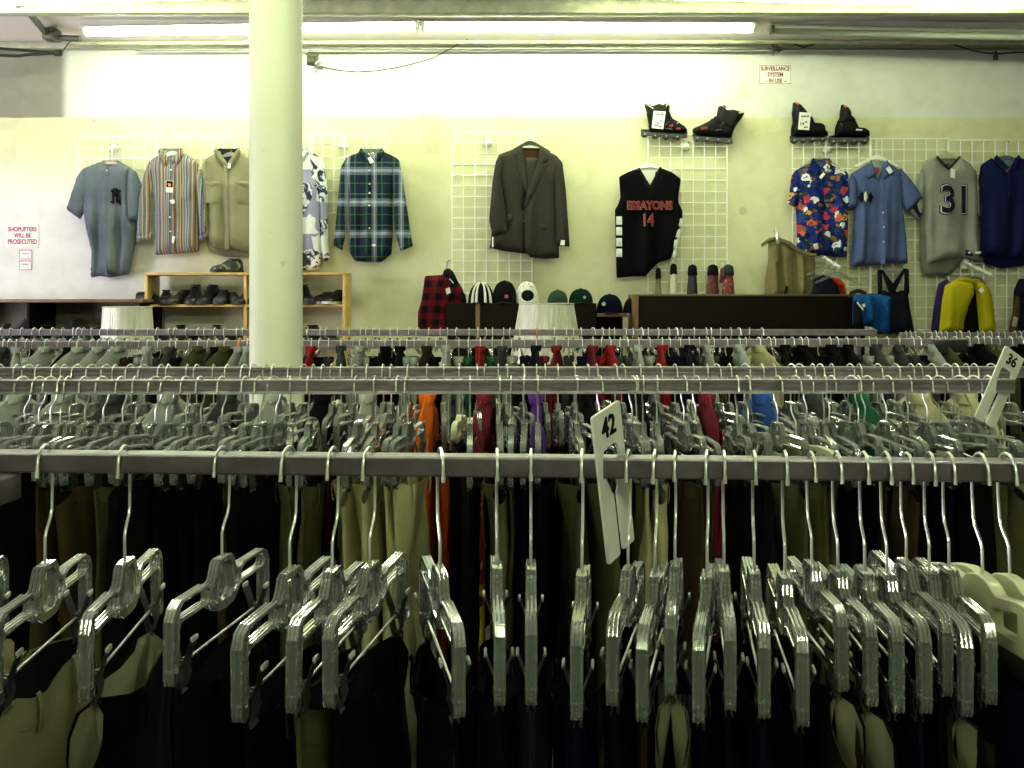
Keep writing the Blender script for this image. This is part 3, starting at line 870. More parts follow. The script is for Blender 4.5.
for i, hx in enumerate(XS3):
    X = (hx - 512) / 1000 * Y3; loc = (X, Y3 + T3 * X, Z3 + .0005)
    rot = (0, r3.gauss(-.03, .05), PI / 2 + r3.gauss(0, .14) + .30 * max(-1, min(1, (hx - 512) / 450)))
    pos = rank_label(i, N3); c = pick(C3, hx, r3)
    if i % 4 != 1:
        if any(abs(hx - q) < 6 for q in (398, 460, 873, 958)): put(CREAM, CK, 'cream plastic clip hanger on the third rail, ' + pos, 'cream plastic hangers on the third rail', (loc[0], loc[1], loc[2] + .0005), rot)
        else: put(HANG2, HK2, 'clear plastic clip hanger on the third rail, ' + pos, 'clear clip hangers on the third rail', loc, rot)
        tp, tk = TROUS[(i * 5 + i // 3) % 6]; mm = smat(c)
        put(tp, tk, '%s trousers clipped on the third rail, %s' % (c, pos), 'trousers on the third rail', (loc[0], loc[1], loc[2] + RAISE), rot, {'lining': DLIN, 'waistband': mm, 'trouser_legs': mm, 'belt_loop': mm})
    else:
        rot = (0, 0, PI / 2 + r3.gauss(0, .07))
        put(SHL[0], SHL[1], 'clear shirt hanger on the third rail, ' + pos, 'clear shirt hangers on the third rail', loc, rot)
        so, sk = SHIRTS[('l', i // 4 % 2)]; mm = smat(c)
        put(so, sk, '%s shirt hanging on the third rail, %s' % (c, pos), 'shirts on the third rail', loc, rot, {'shirt_body': mm, 'collar': mm, 'sleeve': mm})

# ---------------------------------------------------------------- fourth rail
C4 = [(15, 'grey white'), (66, 'white white grey'), (80, 'maroon black'), (122, 'white white grey'), (150, 'brown maroon white'), (235, 'black grey olive'), (250, 'white'), (312, 'red grey'), (350, 'black grey white'), (370, 'white'), (385, 'black brown'), (420, 'white grey black'), (452, 'black brown white'), (470, 'green white'), (500, 'red green'), (522, 'white white grey'), (558, 'maroon navy red'), (572, 'grey white'), (590, 'navy yellow'), (616, 'red maroon'), (660, 'pale_blue pale_blue white grey'), (692, 'red navy'), (712, 'navy grey white'), (745, 'olive black white'), (775, 'olive cream maroon'), (855, 'black'), (935, 'white grey black'), (1100, 'black black brown grey olive')]
XS4 = rail_items(Y4, 0, Z4, 4, 1022, 9.4, 91, [(249, 303)])
r4r = random.Random(8); N4 = len(XS4)
for i, hx in enumerate(XS4):
    X = (hx - 512) / 1000 * Y4; loc = (X, Y4, Z4 + .003 * X + .0005)
    rot = (0, r4r.gauss(0, .03), PI / 2 + r4r.gauss(0, .10))
    pos = rank_label(i, N4); c = pick(C4, hx, r4r)
    special = None
    for sx in (82, 230, 240):
        if abs(hx - sx) < 5 and not any(abs(h - sx) < abs(hx - sx) for h in XS4): special = sx
    if special:
        pr, wd = (SHO, 'orange') if special == 240 else (SHC, 'cream')
        put(pr[0], pr[1], '%s plastic hanger on the fourth rail, %s' % (wd, pos), 'coloured plastic hangers', loc, rot)
    else:
        sh = SHS if i % 5 in (0, 2) else SHL
        put(sh[0], sh[1], 'steel-hooked clear shirt hanger on the fourth rail, ' + pos, 'shirt hangers on the fourth rail', loc, rot)
    so, sk = SHIRTS[('s' if special or i % 5 in (0, 2) else 'l', i % 2)]; mm = smat(c)
    put(so, sk, '%s shirt hanging on the fourth rail, %s' % (c, pos), 'shirts on the fourth rail', loc, rot, {'shirt_body': mm, 'collar': mm, 'sleeve': mm})

# ---------------------------------------------------------------- rearmost rails: only the hooks show above the fourth rail
XS5 = rail_items(Y5, 0, Z5, 2, 770, 8.8, 17, [(247, 305), (528, 546)]) + [537]
XS5.sort(); N5 = len(XS5); r5r = random.Random(4)
for i, hx in enumerate(XS5):
    X = (hx - 512) / 1000 * Y5; loc = (X, Y5, Z5 + .0005); rot = (0, r5r.gauss(0, .05), PI / 2 + r5r.gauss(0, .14))
    wh = nth(i + 1) + ' from the shoplifter-sign end' if i < N5 - i else nth(N5 - i) + ' from its bare end'
    if hx == 537: put(SHO[0], SHO[1], 'orange plastic hanger on the rearmost rail in front of the lampshade', 'coloured plastic hangers', loc, rot)
    else: put(SHS[0], SHS[1], 'clear shirt hanger on the rearmost long rail, ' + wh, 'shirt hangers on the rearmost rail', loc, rot)
XS6 = rail_items(5.0, 0, 1.32, 906, 1024, 7.4, 31)
for i, hx in enumerate(XS6):
    X = (hx - 512) / 1000 * 5.0; loc = (X, 5.0, 1.3225); rot = (0, r5r.gauss(0, .05), PI / 2 + r5r.gauss(0, .14))
    put(SHS[0], SHS[1], 'clear shirt hanger on the short rack below the yellow jacket, %s from its bare end' % nth(i + 1), 'shirt hangers below the yellow jacket', loc, rot)
for pr in (TROUS + list(SHIRTS.values()) + [(HANGER, HK), (HANG2, HK2), (CREAM, CK), SHS, SHL, SHC, SHO]):   # prototypes never placed are dropped
    if pr[0].name not in USED:
        def rm(o):
            for c in pr[1].get(o.name, ()): rm(c)
            bpy.data.objects.remove(o)
        rm(pr[0])

# ---------------------------------------------------------------- size markers that straddle the rails
def marker_mesh():
    o = [(-.036, .060), (.036, .060), (.036, -.130), (.005, -.130), (.005, -.050), (.011, -.046), (.011, -.036), (.018, -.033), (.018, -.020), (.021, -.012), (.021, .002),
         (.014, .012), (-.012, .012), (-.020, .008), (-.020, -.022), (-.017, -.026), (-.013, -.036), (-.009, -.046), (-.004, -.050), (-.004, -.132), (-.036, -.132)]
    # the slot is open between the two legs
    return flat_mesh([round_poly(o, .004, 2)], .0018, .0006)
mk = marker_mesh()
def marker(txt, label, loc, rot):
    t = thing('size_marker', label, 'size marker', loc, rot)
    link('marker_plate', mk, whitep, t)
    link('number', text_mesh(txt, .036, .0006, .0006), ink, t, (0, -.0024, .036))
    return t
q = P(611, 452, 1.235)
marker('42', 'white plastic size marker reading 42 straddling the front rail', (q.x, 1.245, ZR + .002), (.0, -.22, math.radians(56)))
q = P(1002, 383, 2.40)
marker('36', 'white plastic size marker reading 36 at the end of the second rail', (q.x + .01, 2.405, Z2 + .012), (.05, .50, math.radians(24)))
# dark sign on the rear right rail
q = P(951, 346, 4.35)
sg = thing('rail_sign', 'small black blank sign hanging on the fourth rail under the yellow jacket', 'sign', (q.x, 4.35, q.z))
MB().box(-.072, .072, -.006, .006, -.030, .028, .004).build('sign_panel', blackp, sg)
MB().box(-.072, .072, .004, .03, .024, .028, .001).build('clip_flange', darkm, sg)
# ================================================================ wire grid panels on the wall
GY = 6.945
def grid_panel(label, x0, x1, y0, y1, group=None, dy=10.0):
    a = P(x0, y1, GY); b = P(x1, y0, GY)
    w = b.x - a.x; h = b.z - a.z
    t = thing('grid_panel', label, 'grid panel', ((a.x + b.x) / 2, GY, a.z), (0, 0, 0), group)
    m = MB(); n = max(2, round(w / .0762))
    for k in range(n + 1):
        x = -w / 2 + w * k / n; r = .0042 if k in (0, n) else .0034
        m.tube([(x, 0, 0), (x, 0, h)], r, 6)
    nz = max(2, round(h / .0762))
    for k in range(nz + 1):
        z = h * k / nz; r = .0042 if k in (0, nz) else .0034
        m.tube([(-w / 2, .003, z), (w / 2, .003, z)], r, 6)
    m.build('wire_grid', gridm, t)
    return t
def bracket(x, y, label):
    p = P(x, y, 6.96)
    t = thing('wall_bracket', label, 'bracket', p)
    M = Matrix.Rotation(PI / 2, 4, 'X')
    MB().lathe([(.030, -.012), (.030, -.003), (.022, .006), (.010, .014), (0, .015)], 16, M=M).build('bracket_cap', lampm, t)
    m = MB()
    for k in range(4):
        an = PI / 4 + k * PI / 2
        m.lathe([(.006, -.004), (.006, .004), (0, .006)], 8, (.036 * math.cos(an), -.004, .036 * math.sin(an)), M)
    m.tube([(0, 0, 0), (0, .04, 0)], .008, 8)
    m.build('bracket_screw', steel, t)
grid_panel('white wire grid panel behind the grey baseball jersey', 79, 156, 136.5, 213)
grid_panel('white wire grid panel behind the striped shirt and khaki shirt', 157, 234, 136.3, 213)
grid_panel('white wire grid panel mostly hidden behind the column', 235, 311, 136, 213)
grid_panel('white wire grid panel behind the dark plaid flannel shirt', 312, 388, 135, 213)
grid_panel('white wire grid panel behind the brown suit jacket', 452, 532, 132, 293)
grid_panel('white wire grid panel beside the black jersey with skates on top', 648, 727, 135, 293)
grid_panel('white wire grid panel behind the floral shirt with skates on top', 792.5, 870, 136.5, 330)
grid_panel('white wire grid panel between the blue shirt and the grey numbered jersey', 871, 948, 138.5, 330)
grid_panel('white wire grid panel behind the navy shirt and yellow jacket', 949, 1030, 140, 330)
bracket(114, 148, 'white screw bracket above the grey baseball jersey')
bracket(343, 145, 'white screw bracket above the plaid flannel shirt')
bracket(488, 142.5, 'white screw bracket beside the suit jacket')
bracket(685, 146, 'white screw bracket under the first pair of skates')
bracket(827, 149, 'white screw bracket above the floral shirt')
bracket(113 + 1 - 1 + 832, 240, 'white screw bracket behind the grey numbered jersey') if False else None

# ================================================================ garments on the wall
class Garment:
    def __init__(s, name, label, cat, ox, oy, d=6.90, group='clothes displayed on the wall'):
        s.ox, s.oy, s.d = ox, oy, d
        s.k = d / FOC
        s.t = thing(name, label, cat, P(ox, oy, d), group=group)
    def L(s, pts): return [((x - s.ox) * s.k, (s.oy - y) * s.k) for x, y in pts]
    def cloth(s, name, pts, m, depth=.04, R=.07, y0=0., fold=None, res=.016, rnd=.012, back=.35, parent=None):
        if fold and name.endswith(('body', 'front')): s.fo = fold
        return link(name, cloth(s.L(pts), depth, R, res, fold, back, y0, rnd), m, parent or s.t)
    fo = None
    def lay(s, me, dx=0., dz=0., each=False):
        """push a thing that lies on the cloth out with the cloth's folds"""
        if s.fo is None or not len(me.vertices): return me
        xs = np.array([v.co.x for v in me.vertices]) + dx; zs = np.array([v.co.z for v in me.vertices]) + dz
        if each: f = FOLD * s.fo(xs, zs)
        else: f = np.full(len(xs), FOLD * float(s.fo(np.array([xs.mean()]), np.array([zs.mean()]))[0]))
        for v, q in zip(me.vertices, f): v.co.y += q
        return me
    def flat(s, name, pts, m, y, half=.0015, rnd=.0, parent=None):
        q = s.L(pts); q = round_poly(q, rnd, 2) if rnd else q
        me = flat_mesh([q], half); me.transform(Matrix.Translation((0, y, 0)))
        if y < -.02: s.lay(me)
        return link(name, me, m, parent or s.t)
    def text(s, name, body, x, y, hpx, m, yy, bold=0., xs=1., parent=None, wpx=None, ext=.001, sp=1.0):
        me = text_mesh(body, hpx * s.k * 1.42, ext, bold, xs, sp)
        if wpx:
            xs_ = [v.co.x for v in me.vertices]; me.transform(Matrix.Diagonal((wpx * s.k / (max(xs_) - min(xs_)), 1, 1, 1)))
        zs = [v.co.z for v in me.vertices]; me.transform(Matrix.Diagonal((1, 1, hpx * s.k / (max(zs) - min(zs)), 1)))
        zs = [v.co.z for v in me.vertices]; xx = [v.co.x for v in me.vertices]
        me.transform(Matrix.Translation((-(max(xx) + min(xx)) / 2, 0, -(max(zs) + min(zs)) / 2)))
        px, pz = (x - s.ox) * s.k, (s.oy - y) * s.k
        if yy < -.02: s.lay(me, px, pz, True)
        return link(name, me, m, parent or s.t, (px, yy, pz))
    def button(s, x, y, yy, m, r=.006):
        px, pz = (x - s.ox) * s.k, (s.oy - y) * s.k
        if s.fo: yy += FOLD * float(s.fo(np.array([px]), np.array([pz]))[0])
        p = (px, yy, pz)
        return MB().lathe([(r, 0), (r, .0015), (r * .8, .003), (0, .002)], 10, M=Matrix.Rotation(PI / 2, 4, 'X')).build('button', m, s.t, loc=p)

def wall_hanger(label, x, ytop, neck, half, drop, m, d=6.91, thick=.006, hook=True, hm=steel):
    """hook over a grid wire at (x, ytop); body starts at neck px, arms reach half px out and drop px down"""
    k = d / FOC
    t = thing('coat_hanger', label, 'hanger', P(x, ytop, d), group='hangers on the wall grids')
    n = (ytop - neck) * k; hw = half * k; dp = drop * k
    pts = [(0, 0, n), (0, 0, n + .02), (0, .004, -.03)]
    for q in range(0, 9):
        an = -PI * .15 + PI * 1.2 * q / 8
        pts.append((.012 - .012 * math.cos(an) , .004 + .008 * q / 8, -.012 + .016 * math.sin(an)))
    MB().tube(pts, .0022, 7).build('hook', hm, t)
    o = round_poly(mir([(0, .014), (.02, .010), (.05, -.004), (hw, -dp), (hw + .004, -dp - .012), (hw - .015, -dp - .012), (.05, -.024), (0, -.014)]), .005, 2)
    link('hanger_frame', flat_mesh([shift(o, n)], thick, .001), m, t)
    return t

def collar(g, m, xl, xr, yt, ym, tip_l, tip_r, yy=-.045, inner=None, stand=3.0):
    """two collar wings meeting at (xm, ym) below a stand"""
    xm = (tip_l[0] + tip_r[0]) / 2
    k = g.k
    # stand: a bowed band at the back of the neck
    rows = []
    for dz, dd in ((yt + stand, .0), (yt, -.004)):
        rows.append([((xl + (xr - xl) * i / 10 - g.ox) * k, .012 - .030 * abs(i / 5 - 1) ** 2 + dd, (g.oy - dz - (0 if 0 < i < 10 else 1)) * k) for i in range(11)])
    if inner: MB().grid(rows).build('collar_stand', inner, g.t)
    for s, tip, xe in ((-1, tip_l, xl), (1, tip_r, xr)):
        p = [(xe - s * .3, yt), (xe + s * 2.5, yt + 4), tip, (tip[0] - s * 3.5, tip[1] - 2.0), (xm + s * .4, ym), (xe - s * 2.2, yt + 2.8)]
        g.cloth('collar', p, m, .010, .012, yy, res=.010, rnd=.004, back=.6)

# ---- 1 grey baseball jersey
GJ = fabric('heather_grey', (.105, .12, .15), var=.12)
g = Garment('baseball_jersey', 'grey short sleeved baseball jersey with black monogram on the chest', 'jersey', 110, 160)
wall_hanger('wire hanger holding the grey baseball jersey', 110, 138, 162, 20, 8, steel)
fo = folds(1, .014, 6.5, -.12, .3)
g.cloth('jersey_body', [(101, 161.5), (103.5, 165.5), (110, 167.5), (116.5, 165.8), (119.5, 161.5), (131.5, 168), (130.5, 199), (133, 212), (137, 228), (134, 250), (129.5, 274), (120, 276), (110, 277.5), (100, 276), (91, 277.8), (91.5, 250), (86, 228), (83, 211), (83, 168.5)], GJ, .055, .08, fold=fo)
g.cloth('neck_back', [(100.5, 161.5), (102, 160.2), (118, 160.2), (120, 161.5), (118, 167), (110, 169), (103, 167)], fabric('heather_grey_inside', (.13, .15, .16)), .004, .02, .012)
g.flat('neck_label', [(106, 161.6), (116, 161.6), (116, 163.8), (106, 163.8)], fabric('label_pink', (.55, .36, .32)), .004)
g.cloth('sleeve', [(84, 168.5), (78, 178), (67.5, 209.5), (81.5, 219.8), (88, 206), (91.5, 196), (90, 178)], GJ, .045, .05, -.018, folds(2, .006, 9))
g.cloth('sleeve', [(130.5, 167.5), (137.5, 172), (142.3, 184), (139.3, 220.6), (129, 222.8), (128.3, 199), (128.5, 178)], GJ, .045, .05, -.022, folds(3, .006, 9))
g.cloth('placket', [(109.2, 168), (111.2, 168), (111.6, 277), (109.4, 277)], GJ, .006, .01, -.056, fo, rnd=0)
mg = MB()
def lbar(pts, w):
    for (x0, y0), (x1, y1) in zip(pts, pts[1:]):
        a = Vector(((x0 - g.ox) * g.k, (g.oy - y0) * g.k)); b = Vector(((x1 - g.ox) * g.k, (g.oy - y1) * g.k))
        n = Vector((-(b - a).y, (b - a).x)).normalized() * w * 1.25 * g.k / 2; e = (b - a).normalized() * w * g.k * .2
        mg.prism([tuple(a - n - e), tuple(b - n + e), tuple(b + n + e), tuple(a + n - e)], -.062, -.056)
lbar([(114.4, 191.6), (115.9, 192.0)], 2.0); lbar([(115.9, 191.4), (116.0, 203.2)], 1.3); lbar([(113.7, 202.2), (116.4, 203.6)], 1.6)
lbar([(116.0, 190.4), (122.4, 204.4)], 1.35); lbar([(122.4, 205.4), (122.3, 196.5)], 1.2)
lbar([(117.0, 190.0), (120.0, 190.0)], 1.3); lbar([(120.0, 190.2), (121.5, 191.8)], 1.2)
lbar([(123.8, 191.2), (119.6, 196.6)], 1.3); lbar([(119.4, 190.6), (119.4, 203.6)], 1.15); lbar([(116.2, 196.2), (121.5, 196.4)], .9)
link('monogram', g.lay(mg.mesh('monogram', False), 0, 0, True), ink, g.t)
g.button(110.3, 171.5, -.055, mat('pearl_button', (.6, .62, .6), .3))

# ---- 2 striped long sleeved shirt
def stripes(nt):
    u = nt.math('FRACT', nt.math('MULTIPLY', nt.math('ADD', nt.xyz()[0], 3.0), 1 / .105))
    st = [(0, (.34, .20, .12)), (.10, (.05, .05, .06)), (.14, (.42, .40, .38)), (.22, (.20, .045, .06)), (.30, (.42, .34, .20)), (.38, (.16, .22, .20)), (.50, (.40, .42, .50)), (.56, (.08, .05, .10)), (.62, (.18, .21, .32)), (.72, (.44, .37, .24)), (.78, (.24, .07, .06)), (.84, (.13, .17, .15)), (.94, (.48, .46, .40))]
    return nt.mix(.28, nt.ramp(u, st, 'CONSTANT'), (.03, .03, .04))
SM = mat('fabric_striped', rough=.9, spec=.1, color=stripes, bump=.2, bscale=420)
g = Garment('striped_shirt', 'long sleeved shirt with vertical brown, blue and grey stripes', 'shirt', 173, 148)
wall_hanger('hanger inside the striped shirt collar', 173, 137, 153, 20, 8, whitep)
fo = folds(5, .010, 7)
g.cloth('shirt_body', [(162, 153), (152, 159), (148.8, 167), (153, 188), (155.2, 205), (154.2, 255), (176.5, 254), (198.8, 252), (198.2, 205), (199, 180), (198.5, 162), (184, 153), (175, 164), (171, 164)], SM, .05, .08, fold=fo)
g.cloth('neck_back', [(163, 152), (172, 149.5), (183, 152), (180, 162), (173, 168), (166, 162)], fabric('striped_inside', (.16, .18, .16)), .004, .02, .014)
g.cloth('sleeve', [(150.5, 160.5), (145, 174), (140, 196), (137.4, 238), (152.5, 238), (151, 215), (151.5, 185), (154, 170)], SM, .035, .04, -.02, folds(6, .005, 9))
g.cloth('sleeve', [(197.5, 162), (203.7, 180), (207, 206), (208.5, 233), (201, 238.5), (199, 208), (196.5, 182)], SM, .035, .04, -.02, folds(7, .005, 9))
g.cloth('cuff', [(137.3, 233.5), (152.9, 233.2), (153, 240.2), (138, 242.6)], SM, .030, .03, -.022, rnd=.004)
g.cloth('cuff', [(200.0, 236.5), (208.6, 232), (209.3, 236.6), (201, 241)], SM, .030, .03, -.022, rnd=.004)
collar(g, SM, 163, 183.5, 148.5, 160.5, (166.2, 166.5), (179.8, 165.5), -.05, fabric('striped_inside', (.16, .18, .16)))
g.cloth('placket', [(171.8, 166), (175.4, 166), (176.6, 253.4), (172.6, 253.6)], SM, .006, .01, -.056, fo, rnd=0)
g.cloth('pocket', [(183.5, 184), (193, 184), (193, 199), (188, 201), (183.5, 199)], SM, .005, .01, -.056, fo, rnd=0)
g.flat('price_tag', [(169.8, 181.8), (177, 182.2), (176.7, 193.8), (169.8, 193.4)], paper, -.068)
g.flat('tag_print', [(170.4, 182.2), (176.6, 182.6), (176.5, 188.6), (170.4, 188.4)], ink, -.074)
g.flat('tag_print', [(172, 184.6), (175.2, 185.2), (175.0, 188), (172.6, 187.6)], orangep, -.079)
g.flat('price_tag', [(173, 201.2), (178, 200.6), (178.3, 204.4), (173.4, 204.8)], paper, -.066)
g.flat('price_tag', [(175.4, 236.5), (178, 237), (176.6, 244), (174.6, 243)], paper, -.066)
for y in (171, 218, 232): g.button(174.2, y, -.068, mat('pearl_button', (.6, .62, .6), .3))

# ---- 3 khaki work shirt
KM = fabric('work_khaki', (.205, .19, .115), var=.1)
g = Garment('work_shirt', 'plain khaki work shirt with flap pockets partly behind the column', 'shirt', 232, 150)
wall_hanger('hanger inside the khaki work shirt', 231, 136.5, 154, 20, 8, steel)
fo = folds(9, .009, 6)
g.cloth('shirt_back', [(204, 160), (203, 200), (204.5, 240), (208, 252), (225, 257), (257, 257), (262, 240), (262, 160)], fabric('work_khaki_inside', (.15, .14, .085)), .01, .03, .03)
g.cloth('shirt_body', [(217.5, 152), (206, 158.5), (205.5, 180), (208.5, 205), (208.5, 238), (214, 247), (225, 250.5), (231, 249), (246, 252), (256, 248), (263, 238), (261, 200), (262, 159), (241, 152), (231, 166), (227.5, 166)], KM, .05, .08, fold=fo)
g.cloth('neck_back', [(219, 151), (230, 149), (240, 151), (236, 160), (230, 167), (224, 160)], fabric('dark_neck', (.02, .02, .025)), .004, .02, .014)
g.cloth('sleeve', [(206.5, 158), (202.8, 165), (202, 200), (204, 236), (209.5, 238), (209, 200), (209.5, 172)], KM, .03, .04, -.006, folds(10, .004, 9))
collar(g, KM, 218, 240.5, 148.5, 163.5, (225.6, 167.6), (233.6, 167.2), -.05, fabric('dark_neck', (.02, .02, .025)))
g.cloth('placket', [(226, 166), (230.6, 166), (231, 250), (226, 250)], KM, .008, .01, -.056, fo, rnd=0)
for a in ((207.5, 223), (239, 257)):
    g.cloth('pocket', [(a[0], 184), (a[1], 184), (a[1], 203), ((a[0] + a[1]) / 2, 205), (a[0], 203)], KM, .006, .01, -.054, fo, rnd=0)
    g.cloth('pocket_flap', [(a[0], 182), (a[1], 182), (a[1], 185), ((a[0] + a[1]) / 2, 189), (a[0], 185)], KM, .010, .01, -.060, fo, rnd=0)
g.flat('price_tag', [(230.6, 164.5), (233.6, 164.5), (233.4, 169.6), (230.8, 169.6)], paper, -.075)

# ---- 4 black and white print shirt
def printcol(nt):
    v = nt.obj()
    n = nt.noise(4.0, v, 2, 1.5)
    w = nt.n('ShaderNodeTexWave', wave_type='BANDS', bands_direction='DIAGONAL', i_Scale=4.2, i_Distortion=13.0, i_Detail=3.0); nt.l(v, w.inputs['Vector'])
    ed = nt.ramp(w.outputs[0], [(.0, (.03, .03, .06)), (.13, (.17, .17, .27)), (.27, (.62, .62, .62)), (.52, (.66, .66, .66)), (.60, (.26, .26, .36)), (.70, (.68, .68, .66)), (.90, (.10, .10, .16))], 'CONSTANT')
    vo = nt.n('ShaderNodeTexVoronoi', feature='DISTANCE_TO_EDGE', i_Scale=13.0); nt.l(v, vo.inputs['Vector'])
    ln = nt.math('LESS_THAN', vo.outputs[0], .035)
    c = nt.mix(ln, ed, (.03, .03, .05))
    c = nt.mix(nt.math('GREATER_THAN', n, .56), c, (.68, .68, .66))
    br = nt.n('ShaderNodeTexVoronoi', distance='CHEBYCHEV', i_Scale=9.0, i_Randomness=.8); nt.l(v, br.inputs['Vector'])
    sp = nt.n('ShaderNodeSeparateColor'); nt.l(br.outputs['Color'], sp.inputs[0])
    return nt.mix(nt.math('GREATER_THAN', sp.outputs[0], .62), c, nt.mix(nt.math('GREATER_THAN', sp.outputs[1], .5), (.24, .24, .36), (.62, .62, .62)))
PM = mat('fabric_abstract_print', rough=.9, spec=.1, color=printcol, bump=.2, bscale=420)
g = Garment('print_shirt', 'black and white abstract print shirt half hidden by the column', 'shirt', 296, 150)
wall_hanger('hanger inside the abstract print shirt', 297, 136, 154, 20, 8, whitep)
fo = folds(12, .009, 7)
g.cloth('shirt_body', [(287, 151), (274, 157), (270, 170), (272, 262), (282, 268), (298, 269.5), (311, 271), (318.5, 269), (322, 258), (321.5, 200), (322, 166), (318, 155.5), (308, 150.2), (299, 162), (294, 162)], PM, .05, .08, fold=fo)
g.cloth('sleeve', [(318.5, 155), (324.5, 163), (328, 190), (328.2, 240), (330, 259), (324.5, 262.5), (320.6, 248), (319.5, 190)], PM, .032, .04, -.012, folds(13, .005, 9))
collar(g, PM, 286, 308, 148.5, 160, (291, 165), (302, 165), -.05, fabric('print_inside', (.4, .4, .4)))
g.cloth('placket', [(295, 164), (299, 164), (299.5, 270), (295, 270)], PM, .008, .01, -.056, fo, rnd=0)

# ---- 5 dark plaid flannel
def plaid(nt, base=(.012, .018, .035), sx=1 / .185, sz=1 / .215, ox=3.03, oz=3.06):
    x, y, z = nt.xyz()
    u = nt.math('FRACT', nt.math('MULTIPLY', nt.math('ADD', x, ox), sx)); w = nt.math('FRACT', nt.math('MULTIPLY', nt.math('ADD', z, oz), sz))
    a = nt.ramp(u, [(0, (0, 0, 0)), (.18, (.02, .06, .03)), (.26, (0, 0, 0)), (.40, (.12, .13, .19)), (.47, (.34, .38, .42)), (.53, (.12, .13, .19)), (.60, (0, 0, 0)), (.76, (.03, .10, .04)), (.80, (0, 0, 0))], 'CONSTANT')
    b = nt.ramp(w, [(0, (0, 0, 0)), (.12, (.04, .13, .04)), (.16, (0, 0, 0)), (.40, (.13, .14, .20)), (.50, (.36, .40, .44)), (.58, (.13, .14, .20)), (.66, (0, 0, 0)), (.78, (.05, .15, .05)), (.82, (0, 0, 0))], 'CONSTANT')
    return nt.mix(1.0, nt.mix(.75, a, b, 'ADD'), base, 'ADD')
PL = mat('fabric_dark_plaid', rough=.9, spec=.1, color=lambda nt: nt.mix(.30, plaid(nt), (.003, .005, .009)), bump=.2, bscale=420)
g = Garment('plaid_shirt', 'navy and green plaid flannel shirt with long sleeves', 'shirt', 372, 150)
wall_hanger('clear hanger inside the plaid flannel shirt', 371, 136, 154, 22, 8, clearp)
fo = folds(15, .009, 7)
g.cloth('shirt_body', [(362, 151), (347, 157), (343.5, 168), (348.5, 195), (349, 252), (355, 261), (369, 262.5), (381, 262.3), (391.5, 254), (393, 230), (392.5, 196), (399, 166), (394, 156.5), (382.5, 151), (374.5, 160), (369.5, 160)], PL, .05, .08, fold=fo)
g.cloth('neck_back', [(363, 150), (372, 148.5), (382, 150), (378, 158), (372, 161), (366, 158)], fabric('plaid_inside', (.16, .19, .16)), .004, .02, .014)
g.cloth('sleeve', [(347.5, 156.5), (341.5, 167), (339, 193), (334.3, 243), (343, 248.5), (348, 228), (349.5, 190), (350.5, 170)], PL, .035, .04, -.02, folds(16, .005, 9))
g.cloth('sleeve', [(394.5, 156.5), (399.8, 161), (402.6, 176), (407.5, 210), (412.5, 243), (400.5, 249), (394.5, 231), (393, 195), (392, 175)], PL, .035, .04, -.02, folds(17, .005, 9))
g.cloth('cuff', [(334.6, 239), (344.6, 241.5), (342.8, 250.6), (334, 246)], PL, .03, .03, -.022, rnd=.004)
g.cloth('cuff', [(398.5, 243.5), (411.6, 238.5), (413.3, 246.2), (400.8, 251.5)], PL, .03, .03, -.022, rnd=.004)
collar(g, PL, 362, 383, 148.8, 158.5, (366, 164), (379, 163.5), -.05, fabric('plaid_inside', (.16, .19, .16)))
g.cloth('placket', [(369.8, 162), (373, 162), (373, 262), (369.6, 262)], PL, .006, .01, -.056, fo, rnd=0)
g.flat('price_tag', [(369.2, 159.5), (372.4, 158), (375.6, 163.4), (371.8, 165.2)], paper, -.072)
for y in (171.8, 185, 194, 206.5, 228.8): g.button(371, y, -.068, mat('pearl_button', (.6, .62, .6), .3))
g.flat('cloth_label', [(373.4, 244.6), (377, 244.6), (376.4, 246.8), (373.8, 246.8)], paper, -.066)

# ---- 6 suit jacket
SU = mat('fabric_suit_brown', (.026, .024, .019), .85, var=.12, scale=30, spec=.15, bump=.25, bscale=500)
SD = fabric('suit_lining', (.035, .016, .010))
g = Garment('suit_jacket', 'dark brown two button suit jacket with grey trousers folded inside', 'jacket', 529, 146)
wall_hanger('black plastic suit hanger holding the brown jacket', 530, 131.5, 143, 20, 8, blackp, thick=.012, hm=chrome)
g.flat('size_label', [(525.5, 141.5), (533.5, 141.5), (533.5, 144), (525.5, 144)], paper, -.028, parent=None) if False else None
fo = folds(19, .005, 5)
g.cloth('jacket_back', [(520.5, 147), (541, 147.5), (560, 160), (559, 250), (545, 256), (505, 251), (490, 248), (498, 160)], SD, .012, .04, .03)
g.cloth('folded_trousers', [(524.5, 157.5), (537, 157.5), (537, 250), (524.5, 250)], mat('fabric_suit_grey', (.034, .032, .026), .85, var=.1), .012, .02, .0)
g.cloth('right_front', [(521.8, 146), (499.5, 154.5), (496, 170), (503, 205), (506, 228), (493, 236), (489.3, 248), (503, 250.5), (524, 253.5), (526, 215), (523.5, 209), (526.5, 190), (523, 160)], SU, .050, .06, -.004, fo)
g.cloth('left_front', [(540.8, 148.5), (556, 155.5), (561, 164), (556, 195), (557.5, 230), (559.3, 258.3), (545, 259), (530, 257.5), (524, 249), (522.5, 225), (523.8, 209), (533, 184), (538, 165)], SU, .050, .06, -.012, fo)
g.cloth('lapel', [(522.5, 146), (512.5, 154.5), (513, 158), (516.5, 159.5), (514.2, 162), (519, 177), (526, 195), (528.5, 187), (524.5, 166)], SU, .012, .02, -.052, rnd=.004)
g.cloth('lapel', [(540, 148.3), (550, 160.8), (543.5, 164.5), (548.8, 163.5), (546.5, 169), (535, 193), (523.6, 209), (528.5, 187), (536, 168)], SU, .012, .02, -.058, rnd=.004)
